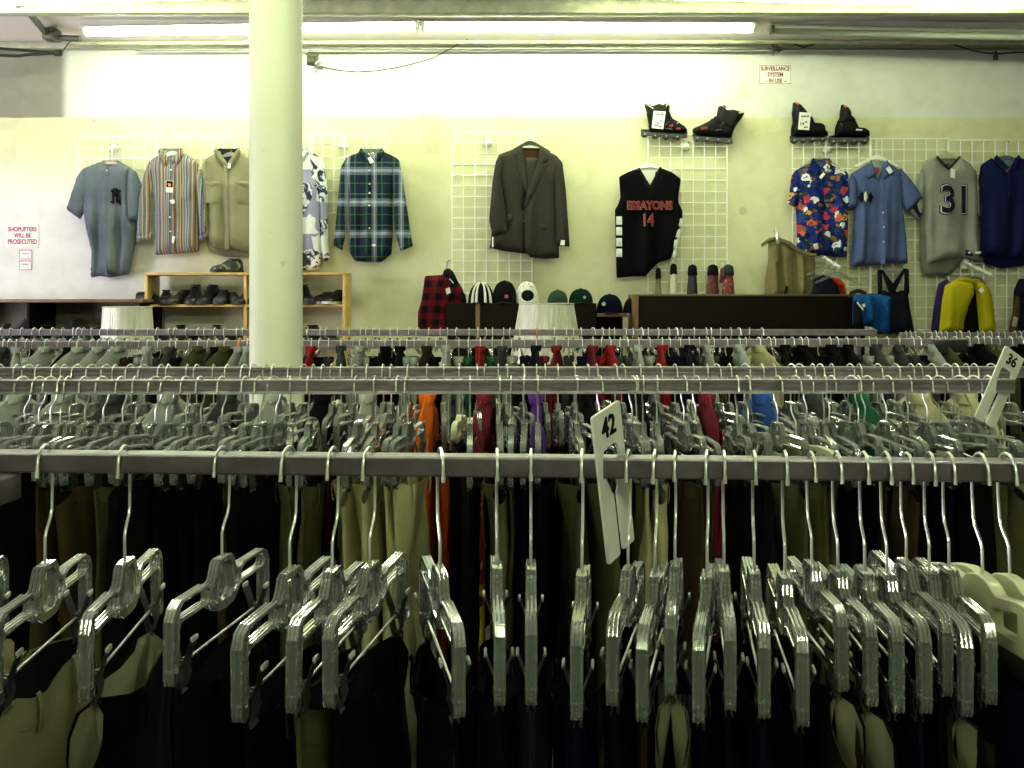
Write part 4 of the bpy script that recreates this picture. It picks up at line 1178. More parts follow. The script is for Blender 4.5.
g.cloth('sleeve', [(499.5, 154.5), (495.5, 163), (492.5, 182), (489.2, 220), (492.5, 237), (509.2, 234), (505.5, 207), (502, 180), (503.5, 165)], SU, .05, .045, -.024, folds(20, .004, 7))
g.cloth('sleeve', [(556, 155.5), (562.2, 163), (565.7, 190), (569.6, 246.8), (553.8, 246), (553.5, 200), (553, 175)], SU, .05, .045, -.024, folds(21, .004, 7))
for a in ((507, 215, 513, 222), (541.5, 224.5, 552.5, 230.5)):
    g.cloth('pocket_flap', [(a[0], a[1]), (a[2], a[1]), (a[2], a[3]), (a[0], a[3])], SU, .008, .012, -.058, rnd=.003)
for y in (215.5, 222): g.button(524, y, -.068, blackp, .008)
g.flat('price_tag', [(560.5, 240.8), (564.2, 241), (564, 246), (559.4, 245.8)], paper, -.078)
g.flat('price_tag', [(492.2, 237.6), (493.6, 237.6), (493.6, 247.6), (492.2, 247.4)], paper, -.060)

# ---- 7 black jersey
BJ = mat('fabric_jersey_black', (.0025, .0025, .003), .95, spec=.05, bump=.2, bscale=420)
WJ = fabric('jersey_white', (.66, .66, .62), var=.06)
RJ = mat('fabric_red_letters', (.17, .006, .010), .7)
g = Garment('basketball_jersey', 'black sleeveless jersey lettered ESSAYONS 14 in red with white side blocks', 'jersey', 649, 168)
wall_hanger('white plastic hanger holding the black jersey', 649, 137.5, 165, 20, 5, whitep, thick=.008)
fo = folds(23, .007, 5)
g.cloth('jersey_back', [(638, 168), (660, 167), (661, 200), (637, 200)], WJ, .008, .03, .02)
g.cloth('jersey_body', [(637.5, 168.4), (628, 172), (619, 176.8), (620.5, 197), (618, 205), (615, 209.5), (615.6, 240), (616.6, 278), (632, 276.5), (645.5, 276.2), (652, 269), (658.5, 262.5), (671, 259), (676.5, 240), (682.5, 219), (682.5, 210.5), (678.5, 203), (678.5, 196), (681, 179), (672, 172), (660.2, 167.5), (655, 179), (649.6, 187.8), (645, 180)], BJ, .042, .030, fold=fo)
g.cloth('neck_trim', [(636.8, 168.4), (639, 168.2), (649.6, 185.5), (658.8, 167.6), (661, 167.4), (649.7, 190)], fabric('jersey_trim', (.01, .01, .012)), .006, .008, -.03, rnd=0)
g.flat('size_label', [(655.6, 171.5), (657.6, 171.0), (656.4, 175.6), (655.0, 175.4)], darkm, .008)
for y0 in (217, 227.5, 238.5, 249):
    g.cloth('side_block', [(615.4, y0), (621.2, y0), (621.4, y0 + 8.2), (615.6, y0 + 8.2)], WJ, .004, .006, -.048, rnd=0)
for x0, x1, y0, sk in ((676.3, 681.7, 219, 0), (674.6, 679.8, 229.5, 0), (673.4, 677.4, 240, 0), (672.4, 675.4, 249.5, 0)):
    g.cloth('side_block', [(x0, y0), (x1, y0), (x1 - 1.6, y0 + 8), (x0 - .9, y0 + 8)], WJ, .004, .006, -.048, rnd=0)
for nm, body, x, y, h, w in (('team_lettering', 'ESSAYONS', 648.6, 206.2, 9.0, 45), ('jersey_number', '14', 647.6, 220.6, 12.6, 10.5)):
    g.text(nm, body, x, y, h, mat('fabric_letter_edge', (.36, .12, .09), .7), -.0585, .0042, wpx=w)
    g.text(nm, body, x, y, h - .9, RJ, -.0615, .0016, wpx=w - .9)

# ---- 8 floral shirt
def floral(nt):
    v = nt.obj()
    wob = nt.n('ShaderNodeTexNoise', i_Scale=34.0, i_Detail=3.0); nt.l(v, wob.inputs['Vector'])
    off = nt.n('ShaderNodeVectorMath', operation='SCALE'); nt.l(wob.outputs['Color'], off.inputs[0]); off.inputs['Scale'].default_value = .07
    ad = nt.n('ShaderNodeVectorMath', operation='ADD'); nt.l(v, ad.inputs[0]); nt.l(off.outputs[0], ad.inputs[1])
    fl = nt.n('ShaderNodeVectorMath', operation='MULTIPLY'); nt.l(ad.outputs[0], fl.inputs[0]); fl.inputs[1].default_value = (1, 0, 1)
    blue = nt.ramp(nt.noise(22, detail=3), [(.35, (.002, .005, .045)), (.65, (.007, .022, .18))])
    c = blue
    def layer(c, scale, rad, cols, seed, core=None):
        mp = nt.n('ShaderNodeMapping'); nt.l(fl.outputs[0], mp.inputs[0]); mp.inputs['Location'].default_value = (seed, 0, seed * .7)
        vo = nt.n('ShaderNodeTexVoronoi', i_Scale=scale, i_Randomness=.7); nt.l(mp.outputs[0], vo.inputs['Vector'])
        s = nt.n('ShaderNodeSeparateColor'); nt.l(vo.outputs['Color'], s.inputs[0])
        col = nt.ramp(s.outputs[0], cols, 'CONSTANT')
        f = nt.math('LESS_THAN', vo.outputs['Distance'], rad)
        c = nt.mix(f, c, col)
        if core: c = nt.mix(nt.math('LESS_THAN', vo.outputs['Distance'], rad * .42), c, core)
        return c
    c = layer(c, 28, .42, [(0, (.16, .08, .02)), (.3, (.02, .05, .02)), (.55, (.22, .12, .02)), (.8, (.01, .03, .16))], 4.3)
    c = layer(c, 16.0, .42, [(0, (.70, .72, .74)), (.28, (.46, .03, .06)), (.46, (.62, .34, .06)), (.6, (.62, .66, .70)), (.74, (.01, .03, .20)), (.9, (.50, .10, .05))], 1.7, (.12, .05, .02))
    return c
HM = mat('fabric_floral', rough=.85, spec=.15, color=floral)
g = Garment('floral_shirt', 'blue floral short sleeved shirt with white, red and orange blossoms', 'shirt', 819, 160)
wall_hanger('clear hanger holding the floral shirt', 819.5, 142, 158, 19, 8, clearp)
fo = folds(25, .007, 6)
g.cloth('shirt_body', [(811, 162.5), (796, 170), (792, 178), (795.5, 205), (797, 230), (796.6, 254), (808, 254.5), (820, 256), (834, 257), (847, 256.8), (848, 230), (848, 200), (848.5, 176), (841, 169), (827, 162), (821, 172), (818, 172)], HM, .05, .08, fold=fo)
g.cloth('neck_back', [(812, 161), (819, 159.5), (827, 161), (824, 170), (819.5, 174), (815, 170)], fabric('floral_inside', (.05, .08, .16)), .004, .02, .014)
g.cloth('sleeve', [(796, 169.5), (791, 176), (787.3, 204), (795, 208), (799, 195), (799, 178)], HM, .035, .04, -.014, folds(26, .004, 8))
g.cloth('sleeve', [(841, 169), (847.5, 173), (850, 205), (846, 212), (842, 205), (840, 180)], HM, .035, .04, -.010, folds(27, .004, 8))
collar(g, HM, 811, 827, 158.5, 169, (813.6, 175.5), (825, 175.5), -.05, fabric('floral_inside', (.05, .08, .16)))
g.cloth('placket', [(818, 174), (821.4, 174), (822, 255.6), (818.4, 255.4)], HM, .006, .01, -.056, fo, rnd=0)
g.flat('price_tag', [(816, 178), (820.4, 173.4), (822.2, 175.4), (818, 180.2)], paper, -.074)

# ---- 9 blue bowling shirt
BB = fabric('slate_blue', (.066, .092, .215), var=.12)
BI = fabric('slate_inside', (.24, .27, .24))
g = Garment('bowling_shirt', 'slate blue short sleeved shirt with cream and black diamonds on the chest', 'shirt', 876, 160)
wall_hanger('white wooden hanger holding the slate blue shirt', 876.5, 139.5, 157, 21, 8, whitep, thick=.010, hm=chrome)
fo = folds(29, .009, 6)
g.cloth('shirt_back', [(868, 163), (884, 161), (888, 172), (878, 182), (868, 174)], BI, .004, .02, .014)
g.cloth('shirt_body', [(869, 163), (861, 167.5), (850, 174.5), (851.5, 190), (854.5, 207), (852.5, 240), (850.2, 266.5), (865, 266), (886, 263.5), (907.8, 263.7), (906.5, 240), (903.5, 212), (902.5, 190), (901, 170.5), (884, 161), (878.8, 178.5), (877.2, 178.5)], BB, .05, .08, fold=fo)
g.cloth('sleeve', [(851, 173.8), (847.6, 182), (845.6, 206.5), (850, 208.5), (856.5, 207), (856.5, 190), (855, 180)], BB, .042, .04, -.020, folds(30, .005, 8))
g.cloth('sleeve', [(899, 167.5), (911, 181.5), (922.3, 198.3), (914, 206), (905.2, 212), (901.5, 200), (899, 185)], BB, .042, .04, -.020, folds(31, .005, 8))
for p in ([(868.5, 160.5), (861.8, 176.8), (866.5, 180), (874.5, 175.2), (877.5, 181.5), (872.5, 170)], [(884, 159.8), (893.5, 175.8), (886, 177.6), (878.5, 181.5), (880.5, 172), (884.5, 165)]):
    g.cloth('collar', p, BB, .012, .012, -.048, res=.010, rnd=.004, back=.6)
g.flat('neck_label', [(872, 167.6), (879, 167.4), (879.2, 172.4), (872.2, 172.6)], mat('label_red', (.28, .015, .03), .7), -.004)
g.flat('price_tag', [(881.8, 170), (885.2, 167.6), (888.6, 173), (885.2, 175.4)], paper, -.072)
for cx, mm in ((857.6, ink), (861.8, mat('diamond_cream', (.62, .60, .45), .8)), (867.6, ink)):
    g.cloth('diamond', [(cx, 192.2), (cx + 2.7, 198.2), (cx, 204.2), (cx - 2.7, 198.2)], mm, .006, .006, -.064, fo, res=.008, rnd=0)
g.cloth('placket', [(877.2, 180), (880.4, 180), (881, 264), (877.6, 264.5)], BB, .006, .01, -.056, fo, rnd=0)
for y in (213.4, 227.7, 242.3): g.button(879.4, y, -.068, mat('pearl_button', (.6, .62, .6), .3), .007)

# ---- 10 grey numbered jersey
G3 = fabric('jersey_grey', (.22, .23, .20), var=.12)
NV = fabric('number_navy', (.008, .012, .03))
g = Garment('football_jersey', 'grey football jersey with large black number 31', 'jersey', 947, 160)
wall_hanger('cream plastic hanger holding the grey numbered jersey', 945.5, 140, 153.5, 20, 7, creamp, thick=.007, hm=creamp)
fo = folds(33, .008, 5)
g.cloth('jersey_back', [(934, 158), (960, 158), (972, 170), (966, 258), (962, 263), (951, 275.3), (924.6, 275.3), (921, 260), (922, 170)], fabric('jersey_grey_inside', (.13, .135, .11)), .02, .04, .022)
g.cloth('jersey_body', [(935, 157), (923, 165.5), (921.5, 185), (924, 210), (926.5, 240), (927, 264), (945, 260), (962, 257.2), (972, 259.5), (982, 261), (980, 245), (977.5, 238), (977.5, 200), (976.5, 172), (969, 162.5), (958.5, 157), (953, 164), (947, 169.5), (941, 165)], G3, .055, .08, fold=fo)
g.cloth('neck_trim', [(934, 157.4), (936.2, 156.6), (947.2, 168), (957.6, 156.6), (959.6, 157.2), (947.2, 171)], fabric('trim_dark', (.02, .022, .03)), .006, .008, -.028, rnd=0)
g.cloth('sleeve', [(923.5, 165), (918.5, 178), (909.6, 211), (919, 221), (924.5, 208), (925.5, 185)], G3, .035, .04, .0, folds(34, .004, 8))
g.cloth('sleeve', [(974.5, 168), (979, 187), (982.2, 214), (977, 217.5), (974, 200), (973.5, 180)], G3, .035, .04, -.006, folds(35, .004, 8))
for p in ([(910.5, 207.5), (916, 204), (919.8, 214.5), (917, 218)], [(976.5, 190), (979.6, 190), (982, 213), (977.6, 215)]):
    g.cloth('sleeve_stripe', p, NV, .012, .01, -.034, rnd=.003)
g.text('jersey_number', '31', 950, 200.2, 31.5, NV, -.060, .012, wpx=27.5, ext=.0015)
g.text('jersey_number', '31', 950, 200.2, 29.6, WJ, -.063, .0085, wpx=25.6, ext=.0015)
g.text('jersey_number', '31', 950, 200.2, 28.0, NV, -.066, .006, wpx=24.0, ext=.0015)
g.flat('price_tag', [(946, 170), (950.6, 170.6), (950, 179.5), (945.8, 178.8)], paper, -.074)
g.flat('neck_label', [(944.5, 163.6), (950, 163.6), (949, 167), (945, 167)], darkm, .0)
pt = g.cloth('hem_patch', [(962.8, 250.2), (982.2, 249.6), (982, 257), (962.8, 255.6)], NV, .010, .01, -.046, rnd=.002)
for x, w in ((965.6, 2.2), (972.4, 5.5), (979.4, 2.4)): g.flat('patch_mark', [(x - w / 2, 252), (x + w / 2, 252), (x + w / 2, 254), (x - w / 2, 254)], paper, -.058, parent=pt)

# ---- 11 navy shirt
NB = fabric('navy_shirt', (.008, .010, .055), var=.15)
g = Garment('navy_shirt', 'dark navy long sleeved shirt with pale collar lining at the wall end', 'shirt', 1006, 160)
wall_hanger('clear hanger holding the dark navy shirt', 1006, 141, 157, 22, 8, clearp)
fo = folds(37, .008, 6)
g.cloth('shirt_back', [(983, 240), (1045, 240), (1043, 255), (1024, 266), (1003, 268.5), (985, 263)], fabric('navy_inside', (.006, .008, .035)), .01, .03, .02)
g.cloth('shirt_body', [(992, 157.5), (981, 165), (977.5, 185), (980, 210), (981, 254), (995, 256.5), (1012, 258.5), (1030, 256), (1043, 250), (1040, 200), (1042, 168), (1030, 161), (1016, 156.5), (1009, 172), (1004, 172)], NB, .05, .08, fold=fo)
g.cloth('neck_back', [(994, 157), (1006, 155.5), (1016, 157), (1010, 168), (1005, 173), (999, 168)], fabric('teal_lining', (.12, .20, .22)), .004, .02, .012)
collar(g, NB, 993, 1015.5, 155.5, 168, (1000.5, 172), (1012, 171), -.05, None)
g.cloth('placket', [(1003.6, 172), (1007.6, 172), (1008, 258), (1004, 258)], NB, .006, .01, -.056, fo, rnd=0)
g.cloth('sleeve', [(1036, 163), (1046, 175), (1052, 240), (1043, 246), (1038, 200)], NB, .035, .04, -.014)

# ================================================================ lower right corner garments
DK = fabric('near_black_navy', (.006, .008, .016))
g = Garment('tank_top', 'dark navy tank top with crossed straps hanging below the slate blue shirt', 'tank top', 892, 268, 6.88)
wall_hanger('clear plastic hanger with the dark crossed strap tank top', 892, 262, 268.5, 15, 4, clearp, 6.90)
g.cloth('top_body', [(877.5, 292), (884, 290), (889, 293), (895, 293), (902, 290), (908, 293), (909.5, 305), (914.5, 334), (876, 334), (877, 310)], DK, .035, .05, fold=folds(41, .004, 6))
for p in ([(877, 269.5), (881.6, 269.5), (882, 292), (877.4, 294)], [(880.8, 270), (882.6, 269.8), (893.6, 285), (897, 295), (889, 295)], [(903.2, 268.2), (905.4, 269), (893, 295), (888, 295), (890.6, 286)], [(903.8, 268.5), (908.2, 269), (909, 294), (903, 294), (903.8, 282)]):
    g.cloth('strap', p, DK, .012, .012, -.01, rnd=.004, res=.012)
g = Garment('blue_tee', 'bright blue top on a small black hanger at the end of the brown cabinet', 'top', 866, 292, 6.12)
wall_hanger('small black plastic hanger in the bright blue top', 858, 284.5, 291, 9, 4, blackp, 6.13, thick=.005)
fo = folds(43, .016, 10, .0, .12)
BT = fabric('bright_blue', (.008, .055, .19), var=.12)
g.cloth('top_body', [(853, 296.5), (859, 293.8), (864, 295.5), (869, 293.2), (880, 294), (891.2, 297), (890.5, 315), (889.6, 332), (885, 334), (878, 331), (872, 327), (862, 326), (852.5, 326)], BT, .045, .07, fold=fo)
g.cloth('dark_panel', [(852.4, 300), (857.6, 301), (860.5, 312), (862.5, 325.6), (851.6, 325.6)], DK, .05, .05, -.022)
g.flat('price_tag', [(852, 302.5), (853.2, 301.6), (859.4, 309.4), (858.2, 310.4)], paper, -.085)
g.flat('price_tag', [(857.4, 304), (860, 303.6), (860.6, 306.6), (858, 307)], paper, -.085)
# wall arms with garments
def arm(label, x, y, L=.34):
    p = P(x, y, 6.94)
    t = thing('display_arm', label, 'display arm', p)
    e = Vector((.03, -L, -.10))
    m = MB(); m.tube([(0, 0, 0), e], .010, 8); m.build('arm_tube', whitep, t)
    m = MB(); m.box(-.03, .03, -.006, .004, -.05, .04, .003); m.build('mount_plate', whitep, t)
    m = MB()
    for k in range(1, 6):
        q = e * (k / 5.5); m.lathe([(.012, -.012), (.014, 0), (.004, .016), (0, .018)], 8, q)
    m.build('arm_peg', chrome, t)
    return p, e
p, e = arm('white slanting display arm below the floral shirt', 819.5, 254.5)
p2, e2 = arm('white slanting display arm above the yellow jacket', 964.5, 262)
def arm_hanger(label, loc, m=clearp):
    t = thing('coat_hanger', label, 'hanger', loc, (0, 0, math.radians(12)), group='hangers on the display arms')
    k = hp2
    MB().tube([(x, y, z + .012) for x, y, z in k], .0022, 6).build('hook', chrome, t)
    o = round_poly(mir([(0, .012), (.016, .010), (.030, 0), (.10, -.03), (.15, -.05), (.16, -.062), (.15, -.066), (.10, -.046), (.03, -.018), (0, -.014)]), .004, 2)
    link('hanger_frame', flat_mesh([shift(o, -.055)], .005, .001), m, t)
for k in range(3): arm_hanger(('first', 'second', 'third')[k] + ' clear hanger out from the wall on the arm below the floral shirt', p + e * (.35 + .25 * k))
g = Garment('dark_vest', 'dark folded garment on the arm below the floral shirt', 'vest', 826, 276, 6.78)
g.cloth('vest_body', [(815.5, 274.5), (829, 275.5), (838, 285), (842, 300), (806, 300), (813, 290)], DK, .05, .05, fold=folds(45, .006, 6))
g = Garment('red_cap_shirt', 'red and orange garment peeking out above the brown cabinet end', 'shirt', 838, 278, 6.84)
g.t['label'] = 'red garment with orange edge above the end of the brown cabinet'; g.t.name = 'red_garment'
g.cloth('garment_body', [(831, 277.5), (838, 278), (844, 284), (846.5, 300), (836, 300), (833, 290)], fabric('garment_red', (.36, .02, .015)), .04, .05)
g.cloth('orange_edge', [(838, 277.6), (844.5, 283.5), (847.2, 300), (845.6, 300), (842.5, 285)], fabric('edge_orange', (.55, .16, .03)), .03, .01, -.005, rnd=0)
YJ = fabric('jacket_yellow', (.38, .33, .010), var=.1)
g = Garment('yellow_jacket', 'bright yellow jacket open over black lining on a display arm', 'jacket', 966, 280, 6.62)
for k in range(1): arm_hanger('clear hanger inside the yellow jacket', P(973, 268.5, 6.62))
fo = folds(47, .012, 6)
g.cloth('jacket_lining', [(962, 284), (984, 284), (988, 334), (952, 334)], fabric('lining_black', (.005, .005, .006)), .01, .03, .01)
g.cloth('jacket_body', [(959, 277.8), (944.5, 285.5), (941.5, 300), (938.5, 332), (951, 333), (962.5, 332), (964.5, 316), (970, 300), (973.5, 292), (972, 283)], YJ, .06, .06, -.01, fo)
g.cloth('jacket_body', [(972, 279.5), (982, 282), (989, 288), (993.2, 312), (995, 332), (986, 334), (979, 332), (976.5, 305), (975.5, 292)], YJ, .06, .06, -.01, folds(48, .010, 7))
g.cloth('collar', [(954, 280), (959, 276.6), (966, 278.5), (974.6, 279.2), (979, 282), (975, 284), (966, 282.5), (958, 283)], YJ, .02, .02, -.04)
g.flat('price_tag', [(971.8, 289.6), (975.6, 287.6), (977.4, 291.4), (973.8, 293.6)], paper, -.09)
g = Garment('purple_jacket', 'dark purple jacket with red edge behind the yellow jacket', 'jacket', 942, 280, 6.76)
g.cloth('jacket_body', [(947, 278.5), (938, 284), (934, 305), (930.5, 334), (950, 334), (956, 290)], fabric('deep_purple', (.022, .012, .06)), .05, .06, fold=folds(49, .006, 7))
g.cloth('red_edge', [(946, 281), (943, 290), (939, 312), (941, 312), (946, 292)], fabric('garment_red', (.36, .02, .015)), .02, .01, -.048, rnd=0)
g = Garment('dark_jacket', 'black jacket shoulder showing behind the yellow jacket toward the navy shirt', 'jacket', 984, 280, 6.78)
g.cloth('jacket_body', [(972, 276), (981, 277.5), (987, 286), (986, 334), (960, 334), (964, 282)], fabric('lining_black', (.005, .005, .006)), .04, .06)
g = Garment('brown_jacket', 'dark jacket with a brown sleeve and pale cuff at the wall end', 'jacket', 1020, 280, 6.80)
g.cloth('jacket_body', [(1019, 278.5), (1014, 290), (1012, 334), (1050, 334), (1046, 290), (1028, 279)], DK, .06, .07)
g.cloth('sleeve', [(1018, 291), (1014.5, 296), (1008.5, 325), (1007, 334), (1015.5, 334), (1018.5, 312)], fabric('sleeve_brown', (.07, .045, .025)), .04, .04, -.02)
g.cloth('cuff', [(1009.8, 316), (1014.8, 317.5), (1013, 327.5), (1008.2, 326)], fabric('cuff_grey', (.32, .31, .25)), .02, .02, -.05, rnd=.004)
# khaki shorts
TN = fabric('shorts_khaki', (.165, .135, .062), var=.1)
g = Garment('khaki_trousers', 'tan cotton trousers with belt hung by a clip below the floral shirt', 'trousers', 784, 240, 6.86)
fo = folds(51, .013, 9, .0, .12)
g.cloth('trouser_body', [(768, 239), (776, 238), (788.5, 243), (797, 250), (807, 254), (815, 255), (815.4, 300), (783.5, 300), (783, 292), (781.5, 300), (764, 300), (765, 280), (768.5, 258)], TN, .035, .10, fold=fo)
g.cloth('belt', [(760.2, 244.2), (768.8, 238), (776, 236.8), (775.2, 241), (768.6, 242.6), (761, 247.4)], fabric('belt_khaki', (.16, .13, .05)), .025, .02, -.02, rnd=.004)
g.cloth('belt', [(775, 236.8), (789, 242), (798, 249), (809, 253.4), (815, 254), (815, 257), (806, 257), (795, 252.4), (787, 246), (775, 240.5)], TN, .02, .012, -.040, rnd=.004)
g.cloth('hip_pocket', [(769.5, 247), (777, 246), (778.5, 262), (774, 263)], fabric('belt_khaki', (.16, .13, .05)), .012, .012, -.042, rnd=.006)
g.cloth('fly', [(785.2, 280), (787, 279), (785.6, 293), (782, 294), (783.6, 289)], fabric('near_black_navy', (.006, .008, .016)), .010, .01, -.046, rnd=0)
m = MB(); m.box(-.012, .012, -.05, -.03, -.045, .03, .003); m.tube([(0, -.04, .02), (0, .03, .06), (0, .045, .04)], .003, 6)
m.build('trouser_clip', chrome, g.t, loc=((776 - g.ox) * g.k, 0, (g.oy - 238) * g.k))

# ================================================================ neckties on the grid beside the black jersey
def tie(label, x, y, w, ybot, m, km, x2=None):
    k = 6.90 / FOC; t = thing('necktie', label, 'necktie', P(x, y, 6.90), group='neckties hanging on the grid')
    h = (ybot - y) * k; ww = w * 1.22 * k / 2
    link('tie_fold', cloth([(-ww * .62, .004), (ww * .62, .004), (ww, -h), (-ww, -h)], .024, .03, .012, folds(int(x), .004, 20), .5, 0, .006), m, t)
    link('tie_head', cloth([(-ww * .7, .02), (0, .036), (ww * .7, .02), (ww * .85, -.045), (0, -.055), (-ww * .85, -.045)], .034, .03, .012, None, .5, -.004, .01), km, t)
    MB().tube([(0, -.01, .03), (0, -.005, .055), (0, .03, .062), (0, .048, .045)], .0026, 6).build('tie_hook', chrome, t)
    return t
def weave(nt):
    x, y, z = nt.xyz()
    a = nt.math('ADD', nt.math('SINE', nt.math('MULTIPLY', nt.math('ADD', x, z), 420)), nt.math('SINE', nt.math('MULTIPLY', nt.math('SUBTRACT', x, z), 420)))
    return nt.ramp(a, [(.2, (.09, .08, .02)), (.6, (.36, .33, .15))])
nk = fabric('tie_black', (.006, .006, .008)); ng = fabric('tie_slate', (.02, .035, .035))
def spots(a, b, sc):
    return lambda nt: nt.ramp(nt.noise(sc, detail=2), [(.52, a), (.6, b)], 'CONSTANT')
tie('gold woven necktie with black backing, hanging partly behind the black jersey', 658.2, 272, 5.6, 302, mat('tie_gold_weave', rough=.6, color=weave), nk)
tie('pale cream necktie with dark head beside the black jersey', 673.6, 268, 7.0, 302, mat('tie_cream', (.62, .60, .42), .5, var=.08), nk)
tie('black necktie with dark red marks, alone at the middle of the grid', 692.4, 269, 9.8, 302, mat('tie_dark_red_marks', rough=.6, color=spots((.008, .008, .010), (.10, .02, .03), 34)), nk)
tie('maroon necktie with black head, between the black one and the last red pair', 712.8, 269, 11.5, 302, mat('tie_maroon', rough=.6, color=spots((.09, .010, .018), (.17, .05, .05), 40)), nk)
tie('bright dark red necktie with slate head at the outer edge of the grid', 728.2, 269, 11.5, 302, mat('tie_red', rough=.6, color=spots((.17, .012, .022), (.34, .16, .12), 40)), ng)
tie('short dark red necktie folded sideways beside the outermost tie', 722.6, 272, 5.5, 283, mat('tie_maroon', (.1, .01, .02)), mat('tie_maroon', (.1, .01, .02)))

# ================================================================ red plaid vest by the brown cabinet
def redplaid(nt):
    x, y, z = nt.xyz()
    u = nt.math('GREATER_THAN', nt.math('FRACT', nt.math('MULTIPLY', nt.math('ADD', x, nt.math('MULTIPLY', z, -.12)), 1 / .085)), .5)
    w = nt.math('GREATER_THAN', nt.math('FRACT', nt.math('MULTIPLY', nt.math('ADD', z, 5), 1 / .085)), .5)
    return nt.mix(nt.math('MULTIPLY', nt.math('ADD', u, w), .5), (.10, .004, .008), (.002, .002, .003))
RP = mat('fabric_red_buffalo_plaid', rough=.9, spec=.1, color=redplaid, bump=.2, bscale=420)
g = Garment('plaid_vest', 'red and black checked vest hanging beside the brown hat cabinet', 'vest', 446, 270, 6.62)
fo = folds(55, .010, 6)
g.cloth('vest_body', [(425, 275.8), (442, 274.8), (447, 273), (455, 277), (463, 289), (465, 300), (460, 318), (456, 336), (417.5, 336), (418, 312), (421.5, 300), (423.5, 286)], RP, .06, .07, fold=fo)
g.cloth('collar', [(442.5, 275), (444.5, 269.5), (449, 268.2), (453.5, 271.5), (456.5, 277.5), (460, 286), (454, 284), (448, 279)], fabric('collar_black', (.010, .008, .009)), .035, .025, -.03)
g.cloth('arm_opening', [(460, 289), (465.5, 294), (467, 303), (462, 306), (459, 298)], DK, .03, .02, -.02)
g.flat('price_tag', [(446.5, 289), (450.6, 287.4), (451.6, 293), (447.6, 294.6)], paper, -.095)
g.flat('zip_pull', [(449.6, 279), (450.6, 278.8), (454.6, 283), (454, 283.6)], paper, -.085)
m = MB().tube([(.005, .0, -.01), (.005, .02, .05), (.005, .2, .07), (.005, .36, .075)], .005, 8)
m.build('hanging_hook', steel, g.t)

# ================================================================ brown cabinets with hats
def cabinet(label, x0, x1, ytop, d0, d1):
    a = P(x0, ytop, d0); b = P(x1, ytop, d0)
    t = thing('cabinet', label, 'cabinet', ((a.x + b.x) / 2, d0, 0))
    return t, (b.x - a.x) / 2, a.z
t, hw, zt = cabinet('long dark brown cabinet in front of the neckties and tan trousers', 635.5, 865, 294.3, 6.30, 6.30)
MB().box(-hw + .02, hw, 0, .42, .06, zt - .012, .003).build('cabinet_body', brownm, t)
MB().box(-hw, -hw + .0195, -.003, .42, 0, zt, .002).build('side_panel', brownedge, t)
MB().box(-hw + .02, hw, -.003, .42, zt - .012, zt, .002).build('cabinet_top', mat('brown_top', (.10, .075, .04), .4), t)
MB().box(-hw + .07, hw - .015, .03, .38, 0, .06).build('plinth', darkm, t)
t, hw, zt = cabinet('dark brown hat cabinet with a wooden divider beside the checked vest', 446.5, 596.5, 303.2, 6.40, 6.40)
cx = t.location.x
for x0, x1 in ((446.5, 475.5), (480, 596.5)):
    MB().box((x0 - 512) * .0064 - cx, (x1 - 512) * .0064 - cx, 0, .34, .05, zt, .003).build('door_panel', brownm, t)
MB().box((475.6 - 512) * .0064 - cx, (479.9 - 512) * .0064 - cx, -.006, .34, .05, zt + .002, .002).build('divider', mat('divider_wood', (.17, .085, .025), .5), t)
MB().box(-hw + .01, hw - .01, .02, .33, 0, .05).build('plinth', darkm, t)
a = P(597, 313.4, 6.42); b = P(627.5, 313.4, 6.42)
t = thing('low_shelf', 'lower dark shelf between the two brown cabinets, under the navy cap', 'shelf', ((a.x + b.x) / 2, 6.42, 0)); hw = (b.x - a.x) / 2 - .001
MB().box(-hw, hw, -.02, .30, a.z - .022, a.z, .002).build('shelf_board', brownedge, t)
MB().box(-hw, hw, .27, .29, 0, a.z - .022).build('back_panel', brownm, t)
MB().box(-hw, hw, -.01, .27, .6, .62).build('shelf_board', brownm, t)

def cap(name, label, x, ybase, w, h, m, brim=None, d=6.52, rot=0, panels=None, hole=False):
    k = d / FOC; R = w * k / 2; H = h * k
    t = thing(name, label, 'cap', P(x, ybase, d), (0, 0, rot), group='hats on the brown cabinet')
    pr = [(R * math.cos(a) ** .75 if a < PI / 2 - .01 else 0, H * math.sin(a)) for a in [PI / 2 * i / 9 for i in range(10)]]
    me = MB().lathe(pr, 36).mesh('crown')
    link('crown', me, m, t)
    rb = MB()
    for q in range(6):
        an = PI * q / 6
        if q < 3 or True:
            rb.tube([(R * 1.004 * math.cos(a) ** .75 * math.cos(an) if a < PI / 2 - .01 else 0, R * 1.004 * math.cos(a) ** .75 * math.sin(an) if a < PI / 2 - .01 else 0, H * 1.004 * math.sin(a)) for a in [PI / 2 * i / 9 for i in range(10)]], .0016, 5)
    rb.build('seam', panels or m, t)
    MB().lathe([(.009, -.002), (.008, .004), (0, .007)], 10, (0, 0, H)).build('top_button', panels or m, t)
    if brim is not None:
        rows = []
        for i in range(13):
            an = -PI + PI * i / 12
            a = (R * .96 * math.cos(an), R * .96 * math.sin(an), .006)
            b = (R * .90 * math.cos(an), R * .96 * math.sin(an) - R * .75 * math.sin(-an) ** .8 if abs(math.sin(an)) > 1e-6 else 0, .004 - .018 * abs(math.cos(an)))
            rows.append([a, b, (b[0], b[1], b[2] - .003), (a[0], a[1], a[2] - .003)])
        MB().loops(rows).build('brim', brim, t)
    return t, R, H
cg = fabric('cap_dark_green', (.004, .013, .009)); cb2 = fabric('cap_black', (.004, .004, .005)); cw = fabric('cap_white', (.68, .70, .60), var=.05); cn = fabric('cap_navy', (.002, .003, .012)); cp = fabric('cap_pale_green', (.022, .042, .030))
t, R, H = cap('baseball_hat', 'black cap with white mesh stripes next to the checked vest', 481, 303, 26, 20, cb2, cb2, panels=None)
